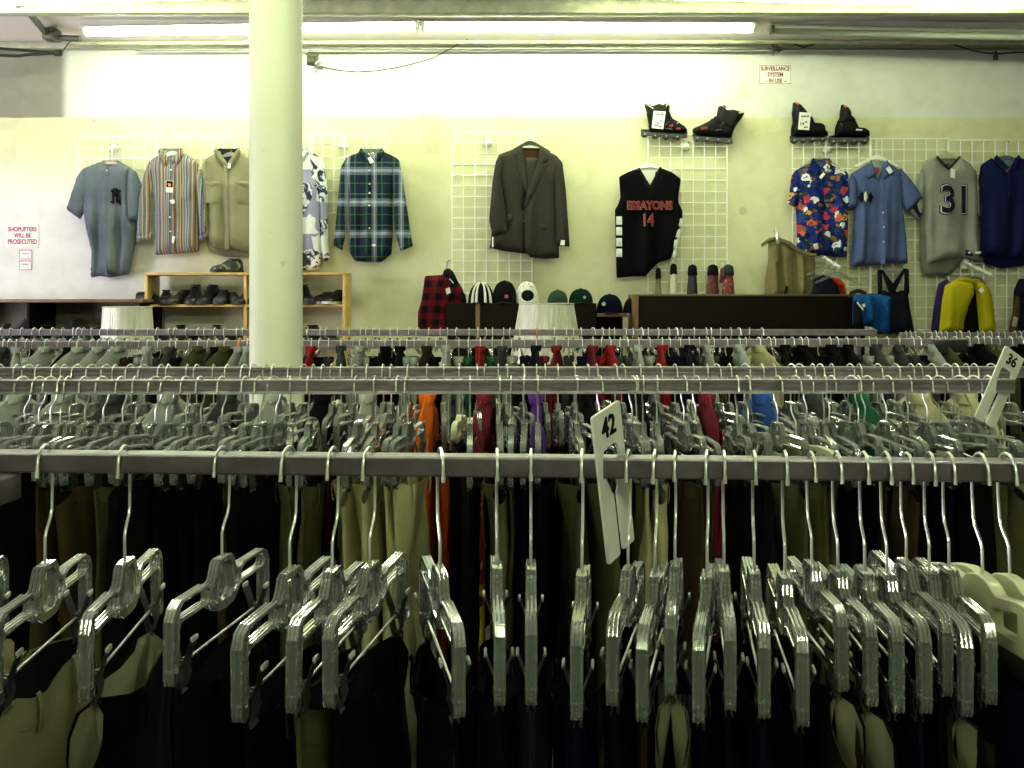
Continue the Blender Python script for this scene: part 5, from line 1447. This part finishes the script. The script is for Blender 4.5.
m = MB()
for an in (-2.25, -1.9, -1.2, -.75):
    pts = [(R * 1.012 * math.cos(a) ** .75 * math.cos(an), R * 1.012 * math.cos(a) ** .75 * math.sin(an), H * 1.012 * math.sin(a)) for a in [PI / 2 * .98 * i / 9 for i in range(10)]]
    m.tube(pts, [.011 - .0009 * i for i in range(10)], 6)
m.build('white_stripe', cw, t)
t, R, H = cap('baseball_hat', 'large black cap between the striped cap and the white cap', 504.5, 303, 25, 22, cb2, cb2)
t2 = MB().lathe([(.013, 0), (.013, .003), (0, .004)], 10, M=Matrix.Rotation(PI / 2, 4, 'X')).build('badge', fabric('badge_red', (.4, .12, .12)), t, loc=(.012, -R * .97, H * .30))
t, R, H = cap('baseball_hat', 'white cap seen from behind with a dark oval opening', 527, 303.5, 23.5, 21.5, cw, None)
def on_crown(an, el, f=1.01): return Vector((R * f * math.cos(el) ** .75 * math.cos(an), R * f * math.cos(el) ** .75 * math.sin(an), H * f * math.sin(el)))
rows = []
for rr, f in ((0.0001, 1.03), (.5, 1.03), (1, 1.025), (1.12, .98)):
    rows.append([on_crown(-PI / 2 + .05 + .58 * rr * math.cos(a), .38 + .27 * rr * math.sin(a), f) for a in [2 * PI * i / 24 for i in range(24)]])
MB().loops(rows, cap=False).build('strap_opening', ink, t)
MB().tube([on_crown(-PI / 2 + .05 + .64 * math.cos(a), .38 + .31 * math.sin(a), 1.02) for a in [2 * PI * i / 24 for i in range(25)]], .005, 6).build('opening_trim', cw, t)
eye = MB()
for an, el in ((-2.05, .92), (-1.15, .92), (-1.95, 1.15), (-1.25, 1.15)): eye.lathe([(.006, -.002), (.005, .003), (0, .004)], 8, on_crown(an, el))
eye.build('eyelet', steel, t)
rw = [(R * .9 * math.cos(an), R * .9 * math.sin(an) + R * .7 * math.sin(an), .0) for an in [PI * i / 12 for i in range(13)]]
MB().loops([[(R * .95 * math.cos(an), R * .95 * math.sin(an), .006), (R * .9 * math.cos(an), R * 1.6 * math.sin(an), .004), (R * .9 * math.cos(an), R * 1.6 * math.sin(an), .001), (R * .95 * math.cos(an), R * .95 * math.sin(an), .003)] for an in [PI * i / 12 for i in range(13)]]).build('brim', cw, t)
cap('baseball_hat', 'small faded green cap behind the lampshade', 557.6, 303, 20.5, 12.6, cp, cp)
t, R, H = cap('baseball_hat', 'dark green cap at the end of the hat cabinet', 580.7, 303, 24, 14, cg, cg)
MB().lathe([(.010, 0), (.010, .003), (0, .004)], 10, M=Matrix.Rotation(PI / 2, 4, 'X')).build('badge', fabric('badge_grey', (.3, .3, .3)), t, loc=(.02, -R * .95, H * .40))
t, R, H = cap('baseball_hat', 'navy cap on the lower shelf between the cabinets', 609.6, 313, 26.5, 18.5, cn, cn)
MB().lathe([(.014, 0), (.014, .003), (0, .004)], 6, M=Matrix.Rotation(PI / 2, 4, 'X')).build('badge', fabric('badge_white', (.5, .5, .5)), t, loc=(-.045, -R * .84, H * .5))
cap('baseball_hat', 'black cap mostly hidden behind the long brown cabinet', 631, 313, 16, 14.5, cb2, None, d=6.56)

# ================================================================ lampshades in plastic wrap
def wrap_col(nt):
    v = nt.n('ShaderNodeMapping'); nt.l(nt.obj(), v.inputs[0]); v.inputs['Scale'].default_value = (18, 18, 1.2)
    return nt.ramp(nt.noise(2.6, v.outputs[0], 3), [(.3, (.58, .56, .43)), (.7, (.84, .83, .72))])
sm = mat('pleated_shade', rough=.28, spec=.6, color=wrap_col)
def lamp(label, x, ytop, ybot, wt, wb, d):
    k = d / FOC; c = P(x, ybot, d)
    t = thing('table_lamp', label, 'lamp', (c.x, d, 0), group='plastic wrapped lampshades')
    n = 120; m = MB(); rows = []
    zb, zt = c.z, c.z + (ybot - ytop) * k
    for f in (0, .02, .5, .98, 1):
        r = (wb + (wt - wb) * f) * k / 2
        rows.append([(r * (1 + (.010 if i % 2 else 0) + (.004 if f in (0, 1) else 0)) * math.cos(2 * PI * i / n), r * (1 + (.010 if i % 2 else 0)) * math.sin(2 * PI * i / n), zb + (zt - zb) * f) for i in range(n)])
    m.loops(rows, cap=False); m.build('lamp_shade', sm, t, smooth=False)
    for f, nm in ((0, 'shade_rim'), (1, 'shade_rim')):
        r = (wb + (wt - wb) * f) * k / 2 * 1.008
        MB().tube([(r * math.cos(2 * PI * i / 48), r * math.sin(2 * PI * i / 48), zb + (zt - zb) * f) for i in range(49)], .004, 6, caps=False).build(nm, mat('rim_cream', (.55, .52, .38), .5), t)
    MB().lathe([(.012, .05), (.012, zb + .14), (.006, zb + .16), (.006, zt - .01), (0, zt - .005)], 14).build('lamp_stem', steel, t)
    MB().lathe([(.15, 0), (.15, .02), (.13, .035), (.03, .05), (.012, .06)], 32).build('lamp_base', darkm, t)
    m = MB()
    r = wt * k / 2
    for q in range(3): m.tube([(0, 0, zt - .015), (r * math.cos(q * 2.094), r * math.sin(q * 2.094), zt - .004)], .003, 6)
    m.build('shade_spider', steel, t)
lamp('pale pleated lampshade in plastic wrap in front of the wooden shoe shelf', 127.5, 307.2, 353, 46, 52, 5.75)
lamp('pale pleated lampshade in plastic wrap in front of the hat cabinet', 546.5, 303.8, 362, 54, 73, 5.75)

# ================================================================ wooden shoe shelf and side counter
SD0, SD1 = 6.70, 6.94
def shelf_unit():
    k = SD0 / FOC; a = P(144.5, 272.4, SD0); b = P(345.4, 272.4, SD0); zt = a.z
    hw = (b.x - a.x) / 2; cx = (a.x + b.x) / 2; D = SD1 - SD0
    t = thing('shoe_shelf', 'yellow pine shelf unit of dark shoes against the wall behind the column', 'shelf', (cx, SD0, 0))
    th = .019
    MB().box(-hw, hw, 0, D, zt - th, zt, .002).build('top_board', pine, t)
    for s in (-1, 1): MB().box(min(s * hw, s * (hw - th)), max(s * hw, s * (hw - th)), 0, D, 0, zt - th, .002).build('side_board', pine, t)
    MB().box(-.01, .01, .004, D, 0, zt - th, .002).build('divider', pine, t)
    zs = [1.5 + (HY - y) * k for y in (304.6,)] + [1.5 + (HY - 346) * k, .86, .52, .18]
    for z in zs:
        for s in (-1, 1): MB().box(min(s * .01, s * (hw - th)), max(s * .01, s * (hw - th)), .002, D, z - .016, z, .002).build('shelf_board', pine, t)
    return zs
ZS = shelf_unit()
a = P(-60, 299.2, 6.56); b = P(143.8, 299.2, 6.56)
t = thing('side_shelf', 'long low shelf with worn wooden edge under the shoplifter sign', 'shelf', (b.x, 6.56, 0))
w = b.x - a.x
MB().box(-w, -.002, -.01, .40, a.z - .022, a.z, .003).build('top_board', mat('worn_edge_board', (.15, .085, .035), .5, var=.4, scale=8), t)
MB().box(-w, -.002, 0, .38, 1.20, 1.218, .003).build('shelf_board', brownm, t)
MB().box(-w, -.002, 0, .38, .60, .618, .003).build('shelf_board', brownm, t)
for x in (-.022, -w + .02, (28 - 143.8) * .00656): MB().box(x - .009, x + .009, .0, .38, 0, a.z - .022, .002).build('upright', brownm, t)
MB().box(-w, -.002, .38, .395, 0, a.z - .022).build('back_panel', mat('shelf_shade_sheet', (.20, .17, .13), .8), t)  # dark sheet added where the wall under the board is only shaded

# shoes
def shoe_mesh(L=.28, Wd=.098, H=.095, hi=0):
    """shoe along -Y (toe toward the viewer); returns sole, upper, opening"""
    n = 18; sole = []; rows = []
    prof = [(-.50, .12, .10), (-.47, .55, .34), (-.40, .82, .46), (-.28, .98, .54), (-.12, .94, .66), (.02, .82, .82), (.14, .74, .96 + hi), (.30, .74, .98 + hi), (.42, .70, 1.0 + hi), (.48, .52, .98 + hi), (.50, .2, .85 + hi)]
    for f, w, h in prof:
        hw = Wd / 2 * w; hh = H * h
        rows.append([(hw * math.copysign(abs(math.cos(a)) ** .7, math.cos(a)), f * L, .018 + (hh - .018) * max(0, math.sin(a)) ** .8 if math.sin(a) >= 0 else .012) for a in [2 * PI * i / n for i in range(n)]])
        sole.append([(hw * 1.06, f * L * 1.02, .002), (hw * 1.08, f * L * 1.02, .020), (-hw * 1.08, f * L * 1.02, .020), (-hw * 1.06, f * L * 1.02, .002)])
    up = MB().loops(rows).mesh('upper'); so = MB().loops(sole).mesh('sole')
    op = MB().loops([[(Wd * .30 * math.cos(a), L * .28 + L * .17 * math.sin(a), H * (1.0 + hi) - .004 + dz) for a in [2 * PI * i / 16 for i in range(16)]] for dz in (.0, .008)]).mesh('collar')
    lc = MB()
    for q in range(4):
        f = -.10 + q * .065; hh = H * (.68 + q * .09 + hi * q / 4)
        lc.tube([(-Wd * .24, f * L, hh - .006), (0, f * L - .004, hh + .004), (Wd * .24, f * L, hh - .006)], .0026, 5)
    return so, up, op, lc.mesh('laces')
SHM = [shoe_mesh(), shoe_mesh(.29, .104, .105, .25), shoe_mesh(.27, .092, .082)]
lb = mat('shoe_leather_black', (.005, .005, .006), .4, spec=.3); lbr = mat('shoe_leather_brown', (.020, .014, .010), .4); lgr = mat('shoe_suede_grey', (.026, .028, .03), .8)
sb = mat('sole_black', (.012, .012, .012), .6); sw = mat('sole_white', (.60, .60, .52), .5); sg2 = mat('sole_gum', (.06, .04, .02), .6)
def make_shoe(kind):
    so, up, op, lc = SHM[kind]
    t = thing('shoe', 'x', 'shoe')
    link('sole', so, sb, t); u = link('upper', up, lb, t); link('opening', op, lgr, t); link('laces', lc, lgr, t)
    return t, kids_map(t)
SHOE = [make_shoe(k) for k in range(3)]
def shoe(kind, label, loc, rz, um, sm_, group):
    return dup(SHOE[kind][0], SHOE[kind][1], label, group, loc, (0, 0, rz), {'upper': um, 'sole': sm_})
ULT = 'shoes on the upper pine shelf'
up_row = [(154, 2, 1.3, lb, sb, 'low black shoe lying sideways at the end of the upper pine shelf'), (166, 0, .3, lb, sb, 'black lace shoe, second from the lampshade end of the upper pine shelf'), (180, 0, -.2, lbr, sb, 'dark brown shoe with toe forward, third from the lampshade end of the upper pine shelf'),
          (194, 1, .15, lb, sb, 'black high shoe, fourth from the lampshade end of the upper pine shelf'), (208.5, 1, -.1, lb, sb, 'tall black boot, the biggest on the upper pine shelf'), (222, 0, .1, lgr, sb, 'grey shoe just after the tall black boot on the upper pine shelf'), (235, 2, .5, lgr, sb, 'low dark shoe with dangling laces on the upper pine shelf'),
          (246, 0, -.15, lb, sb, 'black shoe touching the column edge on the upper pine shelf'), (306, 1, .4, lb, sb, 'black shoe just past the column on the upper pine shelf'), (320, 2, -1.0, lbr, sw, 'dark sneaker with a slanting white sole past the column'), (335, 0, -.3, lb, sw, 'dark sneaker with round white toe at the far end of the upper pine shelf')]
DS = 6.815
for x, kd, rz, um, sm_, lab in up_row:
    q = P(x, 300, DS); shoe(kd, lab, (q.x, DS, ZS[0] + .001), rz, um, sm_, ULT)
low_xs = [153, 165.5, 178, 191, 204, 217, 230, 243, 306, 319, 333]
for i, x in enumerate(low_xs):
    q = P(x, 330, DS)
    w = ONES[i + 1] + ' from the lampshade end' if i < 8 else ONES[11 - i] + ' from the vest end'
    shoe((i * 2) % 3, 'dark shoe on the second pine shelf just above the rails, ' + w, (q.x, DS, ZS[1] + .001), (.3, -.2, .1, -.35, .2)[i % 5], (lb, lbr, lgr)[i % 3], sb, 'shoes on the second pine shelf')
q = P(222, 272, 6.70)
shoe(0, 'single black sneaker standing on top of the pine shelf', (q.x, 6.82, 1.5 + (HY - 272.4) * SD0 / FOC + .001), -.45, mat('sneaker_dark', rough=.6, color=spots((.012, .012, .012), (.16, .18, .12), 18)), sb, 'shoe on top of the shelf')
for i, x in enumerate((4, 20, 40, 54, 68, 84, 98)):
    q = P(x, 335, 6.72)
    shoe(i % 3, 'dark shoe on the low shelf under the shoplifter sign, %s from the sign end' % ONES[i + 1], (q.x, 6.72, 1.219), (.3, -.5, .1, 1.2, -.2)[i % 5], (lb, lgr, lbr)[i % 3], sb, 'shoes on the low side shelf')
for s, kk in SHOE:
    def rm2(o):
        for c in kk.get(o.name, ()): rm2(c)
        bpy.data.objects.remove(o)
    rm2(s)

# ================================================================ inline skates standing on the grid tops
def skate(label, boot, cuff, frame, wheels, toe_dir, d=6.93, red=False, wr=3.6):
    ox, oy = frame[0][0], frame[0][1]
    g = Garment('inline_skate', label, 'skate', ox, oy, d, 'inline skates on top of the grids')
    bm_ = mat('skate_black', (.003, .003, .0035), .55, spec=.10)
    g.cloth('boot_shell', boot, bm_, .050, .035, 0, back=1.0, res=.012, rnd=.008)
    g.cloth('cuff', cuff, mat('skate_cuff', (.004, .004, .005), .5, spec=.14), .056, .035, 0, back=1.0, res=.012, rnd=.008)
    fr_ = g.L(frame); m = MB(); m.prism(fr_, -.014, -.010); m.prism(fr_, .010, .014); m.prism([(x, z) for x, z in g.L([(frame[0][0] + 2, frame[0][1]), (frame[1][0] - 2, frame[1][1]), (frame[1][0] - 2, frame[1][1] + 2), (frame[0][0] + 2, frame[0][1] + 2)])], -.014, .014)
    m.build('wheel_frame', darkm, g.t, smooth=False)
    for x, y in wheels:
        m = MB().lathe([(.006, -.014), (wr * g.k * .8, -.012), (wr * g.k, -.005), (wr * g.k, .005), (wr * g.k * .8, .012), (.006, .014)], 20, M=Matrix.Rotation(PI / 2, 4, 'X'))
        w = m.build('wheel', blackp, g.t, loc=((x - g.ox) * g.k, 0, (g.oy - y) * g.k))
        MB().lathe([(.006, -.016), (.006, .016), (0, .017)], 8, M=Matrix.Rotation(PI / 2, 4, 'X')).build('axle', steel, w)
    return g
def buckle(g, x, y, x2, y2, m=steel, yy=-.058):
    a = ((x - g.ox) * g.k, yy, (g.oy - y) * g.k); b = ((x2 - g.ox) * g.k, yy - .004, (g.oy - y2) * g.k)
    MB().tube([a, b], .006, 6, flat=.5).build('buckle', m, g.t)
def card(g, pts, lines):
    q = g.flat('price_card', pts, paper, -.066)
    for body, x, y, h, w in lines: g.text('card_print', body, x, y, h, ink, -.0685, .0006, wpx=w, parent=q)
g = skate('black inline skate with a white price card on the grid beside the jersey',
    [(646.5, 113), (669, 110), (672, 118), (678.5, 122), (685, 126), (687.5, 130), (686.5, 133.5), (668, 134), (649, 133), (648.5, 124)],
    [(644.3, 104.5), (647.5, 103), (652, 106), (659, 103.5), (663, 105), (667, 102.8), (670, 106), (669.2, 116), (670, 121), (650, 124), (647, 113)],
    [(641, 129.5), (687, 132.5), (687, 138), (641, 135)], [(644.5, 134.2), (655, 135.6), (666, 136.4), (677, 136.8), (686, 137.2)][:4], 1)
buckle(g, 664, 127, 668, 123.2); buckle(g, 675.5, 125, 678.5, 122.6, creamp); buckle(g, 664, 129.6, 671, 130.8)
g.flat('liner', [(645.5, 105), (652.5, 109.6), (652, 110.4), (645.4, 106.2)], creamp, -.056); g.flat('liner', [(664.6, 107), (667, 104), (667.6, 105), (665.2, 108.2)], creamp, -.056)
for a in ((668, 126), (675, 129)): g.flat('red_panel', [(a[0], a[1]), (a[0] + 4, a[1] - .6), (a[0] + 4, a[1] + 1.8), (a[0], a[1] + 2)], RJ, -.052)
card(g, [(652.4, 112.6), (664.2, 113.4), (661.8, 130.8), (650.4, 129.6)], [('SALE', 658, 115.8, 2.6, 8.6), ('25', 655.2, 125.4, 4.4, 4.6), ('00', 659.6, 122.6, 1.8, 2.4), ('mm', 658.8, 128.4, 1.2, 3.2)])
g = skate('black inline skate tipped with its toe toward the carded skate',
    [(693.5, 128), (701, 125), (709, 121), (713.5, 117), (716.5, 116), (731, 124), (733, 133), (731, 138), (714, 137), (694, 134.5), (692, 131)],
    [(718.5, 106.5), (722, 105.6), (727, 110), (734, 109.5), (744.8, 113), (742, 118), (736, 126), (732, 134), (717, 126), (716, 118)],
    [(692.5, 134), (731.5, 136.5), (732.5, 144), (694, 139)], [(697, 138), (707, 138.6), (718, 139.8), (728.5, 141)], -1)
buckle(g, 708, 120, 712, 119.6, creamp); buckle(g, 718, 128, 722, 124); buckle(g, 714, 131.5, 720, 131)
g.flat('liner', [(737, 113.6), (742.8, 112.6), (742.6, 114), (737.4, 115)], creamp, -.056); g.flat('red_panel', [(699, 128.4), (706, 127.6), (706.5, 130.2), (700, 131)], RJ, -.052); g.flat('red_panel', [(722, 106.4), (725, 108.6), (724, 109.8), (721, 107.4)], RJ, -.058)
g = skate('black inline skate with a small white price card above the floral shirt',
    [(791.2, 128), (794, 118), (807, 114), (813, 117.5), (814, 122.5), (822, 123), (825, 126), (825.5, 130), (828, 132), (828, 136.5), (791, 136.8)],
    [(793, 102.5), (797, 102), (802, 106), (805, 110), (809, 113.5), (810, 121), (793, 124), (792, 114)],
    [(790.2, 135.5), (826, 135.5), (826.5, 139), (790.5, 141.5)], [(794, 140.4), (803, 140), (812.5, 139), (822, 139)], 1)
g.flat('orange_panel', [(793.8, 103.2), (797, 104.4), (796.2, 106.2), (793.8, 105)], orangep, -.054)
card(g, [(796.8, 114), (808, 114.4), (806.2, 131.8), (795.2, 131)], [('SALE', 802.4, 118, 2.0, 7.6), ('19', 799.4, 125.6, 3.0, 3.6), ('00', 803.2, 123.6, 1.6, 2.2), ('mm', 803, 128.8, 1.2, 4)])
g = skate('black inline skate with a grey flash, last of the skates toward the navy shirt',
    [(835, 128), (838, 120), (852, 118), (856, 122), (858, 127), (865.5, 128), (869.5, 131), (869.8, 136.5), (834.5, 136)],
    [(841, 105), (844, 104), (848, 107.5), (850.5, 111), (851, 115), (855.5, 120), (855, 125), (838.5, 124), (840, 114)],
    [(829, 136), (868, 136), (869, 141), (829.5, 143)], [(833, 141.4), (843.5, 141.4), (854, 141.4), (864.5, 141)], 1)
g.flat('orange_panel', [(841, 105.8), (844.2, 107), (843.6, 109), (841, 107.8)], orangep, -.054); buckle(g, 837.6, 124.6, 839.6, 127.4); g.flat('grey_flash', [(853.6, 130.2), (859.8, 130.8), (859.4, 131.8), (853.6, 131.6)], paper, -.053)

# ================================================================ signs and the camera on the wall
def sign(name, label, x0, x1, y0, y1, lines, im, border=True):
    d = WY - .004; k = d / FOC; c = P((x0 + x1) / 2, (y0 + y1) / 2, d)
    t = thing(name, label, 'sign', c)
    hw, hh = (x1 - x0) * k / 2, (y1 - y0) * k / 2
    link('sign_board', flat_mesh([round_poly([(-hw, -hh), (hw, -hh), (hw, hh), (-hw, hh)], .006, 3)], .002), paper, t)
    if border:
        o = [(-hw + .006, -hh + .006), (hw - .006, -hh + .006), (hw - .006, hh - .006), (-hw + .006, hh - .006)]; i_ = [(-hw + .009, -hh + .009), (-hw + .009, hh - .009), (hw - .009, hh - .009), (hw - .009, -hh + .009)]
        me = flat_mesh([o, i_], .0004); link('sign_border', me, im, t, (0, -.0026, 0))
    for body, x, y, h, w in lines:
        me = text_mesh(body, .05, .0003, .0017)
        xs = [v.co.x for v in me.vertices]; zs = [v.co.z for v in me.vertices]
        me.transform(Matrix.Translation((-(max(xs) + min(xs)) / 2, 0, -(max(zs) + min(zs)) / 2)))
        me.transform(Matrix.Diagonal((w * k / (max(xs) - min(xs)), 1, h * k / (max(zs) - min(zs)), 1)))
        link('sign_lettering', me, im, t, ((x - (x0 + x1) / 2) * k, -.0028, ((y0 + y1) / 2 - y) * k))
    return t
sign('wall_sign', 'white sign reading SURVEILLANCE SYSTEM IN USE in red letters', 758.2, 791.8, 64.4, 84.8, [('SURVEILLANCE', 775, 68.6, 4.4, 29), ('SYSTEM', 775.2, 74.6, 4.4, 15.5), ('IN USE', 775.6, 80.8, 4.4, 13), ('\u2014', 766.4, 81.2, .7, 3), ('\u2014', 785, 81.4, .7, 3)], redink)
sign('wall_sign', 'white sign reading SHOPLIFTERS WILL BE PROSECUTED in magenta letters', 5.4, 38.6, 224, 247.4, [('SHOPLIFTERS', 22.5, 229.2, 4.6, 28.6), ('WILL BE', 22.6, 235.4, 4.6, 17), ('PROSECUTED', 22.6, 241.6, 4.8, 29)], magink, False)
for y0, lab in ((249.4, 'upper small pink bordered card under the shoplifter sign'), (260.2, 'lower small pink bordered card under the shoplifter sign')):
    d = WY - .004; k = d / FOC; c = P(25.6, y0 + 5, d)
    t = thing('wall_card', lab, 'card', c, group='small cards on the wall')
    link('card_board', flat_mesh([[(-.044, -.034), (.044, -.034), (.044, .034), (-.044, .034)]], .0015), paper, t)
    link('card_border', flat_mesh([[(-.044, -.034), (.044, -.034), (.044, .034), (-.044, .034)], [(-.038, -.028), (-.038, .026), (.038, .026), (.038, -.028)]], .0004), mat('pink_ink', (.60, .28, .46), .6), t, (0, -.0021, 0))
    bl = mat('pale_blue_ink', (.30, .46, .70), .6)
    link('card_print', flat_mesh([[(-.022, 0), (.020, 0), (.020, .010), (-.022, .010)]], .0004), bl, t, (0, -.0021, 0))
    link('card_print', flat_mesh([[(.014, -.022), (.024, -.022), (.024, -.014), (.014, -.014)]], .0004), bl, t, (0, -.0021, 0))
# nail dots
# security camera
c = P(318, 66, WY)
t = thing('security_camera', 'small grey security camera bracketed high on the wall beside the column', 'camera', c)
olv = mat('camera_olive', (.06, .065, .03), .5)
def q_(x, y, dy): return Vector(((x - 318) * .007, dy, (66 - y) * .007 - .25 * abs(dy)))
M = Matrix.Translation(q_(315.5, 57.4, -.10)) @ Matrix.Rotation(math.radians(8), 4, 'Y') @ Matrix.Rotation(math.radians(24), 4, 'X')
MB().box(-.030, .030, -.055, .055, -.024, .024, .006, M=M).build('camera_body', olv, t)
MB().box(-.026, .026, -.064, -.050, -.045, -.014, .004, M=M).build('lens_face', blackp, t)
MB().box(-.036, .036, -.075, .05, .024, .030, .002, M=M).build('sun_hood', olv, t)
MB().tube([q_(319, 54.5, -.08), q_(320, 57, -.07), q_(318.6, 60, -.06)], .004, 6).build('strap', steel, t)
MB().tube([q_(316, 61, -.09), q_(316.2, 65, -.07), q_(319, 67.5, -.03), q_(320.4, 66, -.002)], .011, 8).build('wall_arm', steel, t)
MB().lathe([(.026, -.002), (.026, .010), (.012, .016), (0, .016)], 14, q_(320, 66, -.004), Matrix.Rotation(PI / 2, 4, 'X')).build('mount_plate', steel, t)
MB().tube([q_(315 + 2.2 * math.cos(a) + 1, 70 + 2.2 * math.sin(a), -.04) for a in [2 * PI * i / 14 for i in range(15)]], .004, 6, caps=False).build('cable_loop', steel, t)
cb_ = [(320, 66), (326, 67.6), (340, 70.5), (357, 72), (377, 70.8), (400, 67), (416, 63), (432, 58.5), (448, 50), (466, 40), (484, 27)]
m = MB().tube([P(x, y, WY - .02 - .004 * i ** 1.45) for i, (x, y) in enumerate(cb_)], .0042, 7)
tag(m.build('camera_cable', cable), 'thin grey cable sagging from the security camera up to the lights', 'cable')
m = MB().tube([P(462, 16.6, 6.40), P(475, 14.4, 6.36), P(492, 11, 6.34), P(498, 11.4, 6.34), P(499.6, 13.5, 6.34), P(497.8, 16.5, 6.34)], .005, 7)
tag(m.build('light_wire', cable), 'thin wire looped over the light above the suit jacket', 'wire')
m = MB().tube([P(x, y, 6.9) for x, y in ((777, 51), (774, 47), (770, 42), (771, 37.6), (776, 37), (785, 39), (793, 43.5), (803, 47.4), (812, 45), (820, 41), (838, 38.4), (860, 39.5), (885, 42), (910, 44.6), (925, 43), (942, 42.6), (958, 46), (972, 50.4), (985, 53), (1000, 53.6), (1016, 52.4), (1050, 52))], .0055, 7)
tag(m.build('hanging_cable', cable), 'black cable drooping along the ceiling edge past the surveillance sign', 'cable')
m = MB()
r_ = random.Random(2)
for k in range(7):
    a = P(776 + r_.uniform(-3.5, 3.5), 49 + r_.uniform(-2.6, 2.6), 6.88); m.tube([a, a + Vector((r_.uniform(-.025, .025), 0, r_.uniform(-.025, .025))), a + Vector((r_.uniform(-.03, .03), 0, r_.uniform(-.03, .03)))], .006, 6)
tag(m.build('cable_plug', cable), 'tangled black cable plug above the surveillance sign', 'cable plug')
m = MB().lathe([(.016, -.03), (.016, 0), (.010, .012), (.010, .03), (0, .031)], 10, P(995.5, 55.5, 6.88))
tag(m.build('cable_plug', cable), 'black cable plug hanging from the drooping cable above the navy shirt', 'cable plug')
# ================================================================ camera, daylight, exposure
cd = bpy.data.cameras.new('camera'); cam = bpy.data.objects.new('camera', cd); COL.objects.link(cam)
cam.location = (0, 0, EYE); cam.rotation_euler = (PI / 2, 0, 0)
cd.sensor_fit = 'HORIZONTAL'; cd.sensor_width = 36.0; cd.lens = 36.0 * FOC / 1024.0
cd.shift_y = -(384.0 - HY) / 1024.0; cd.clip_start = .05; cd.clip_end = 60
SC.camera = cam
ld = bpy.data.lights.new('window_daylight', 'AREA'); ld.shape = 'RECTANGLE'; ld.size = 1.9; ld.size_y = 1.7; ld.energy = 125; ld.color = (.90, .86, 1.0)
lo = bpy.data.objects.new('window_daylight', ld); COL.objects.link(lo); lo.location = (XL + .06, 4.4, 1.75)
lo.rotation_euler = (PI / 2, 0, -PI / 2 + .35)
w = bpy.data.worlds.new('world'); SC.world = w; w.use_nodes = True
w.node_tree.nodes['Background'].inputs[0].default_value = (.6, .7, 1, 1); w.node_tree.nodes['Background'].inputs[1].default_value = .3
vs = SC.view_settings; vs.view_transform = 'Standard'; vs.look = 'None'; vs.gamma = 1.0; vs.use_curve_mapping = False; vs.exposure = 0.66
cy = SC.cycles
cy.use_denoising = True
cy.caustics_reflective = False; cy.caustics_refractive = False
cy.max_bounces = 12; cy.diffuse_bounces = 4; cy.glossy_bounces = 4; cy.transmission_bounces = 12; cy.transparent_max_bounces = 12
cy.sample_clamp_indirect = 6.0
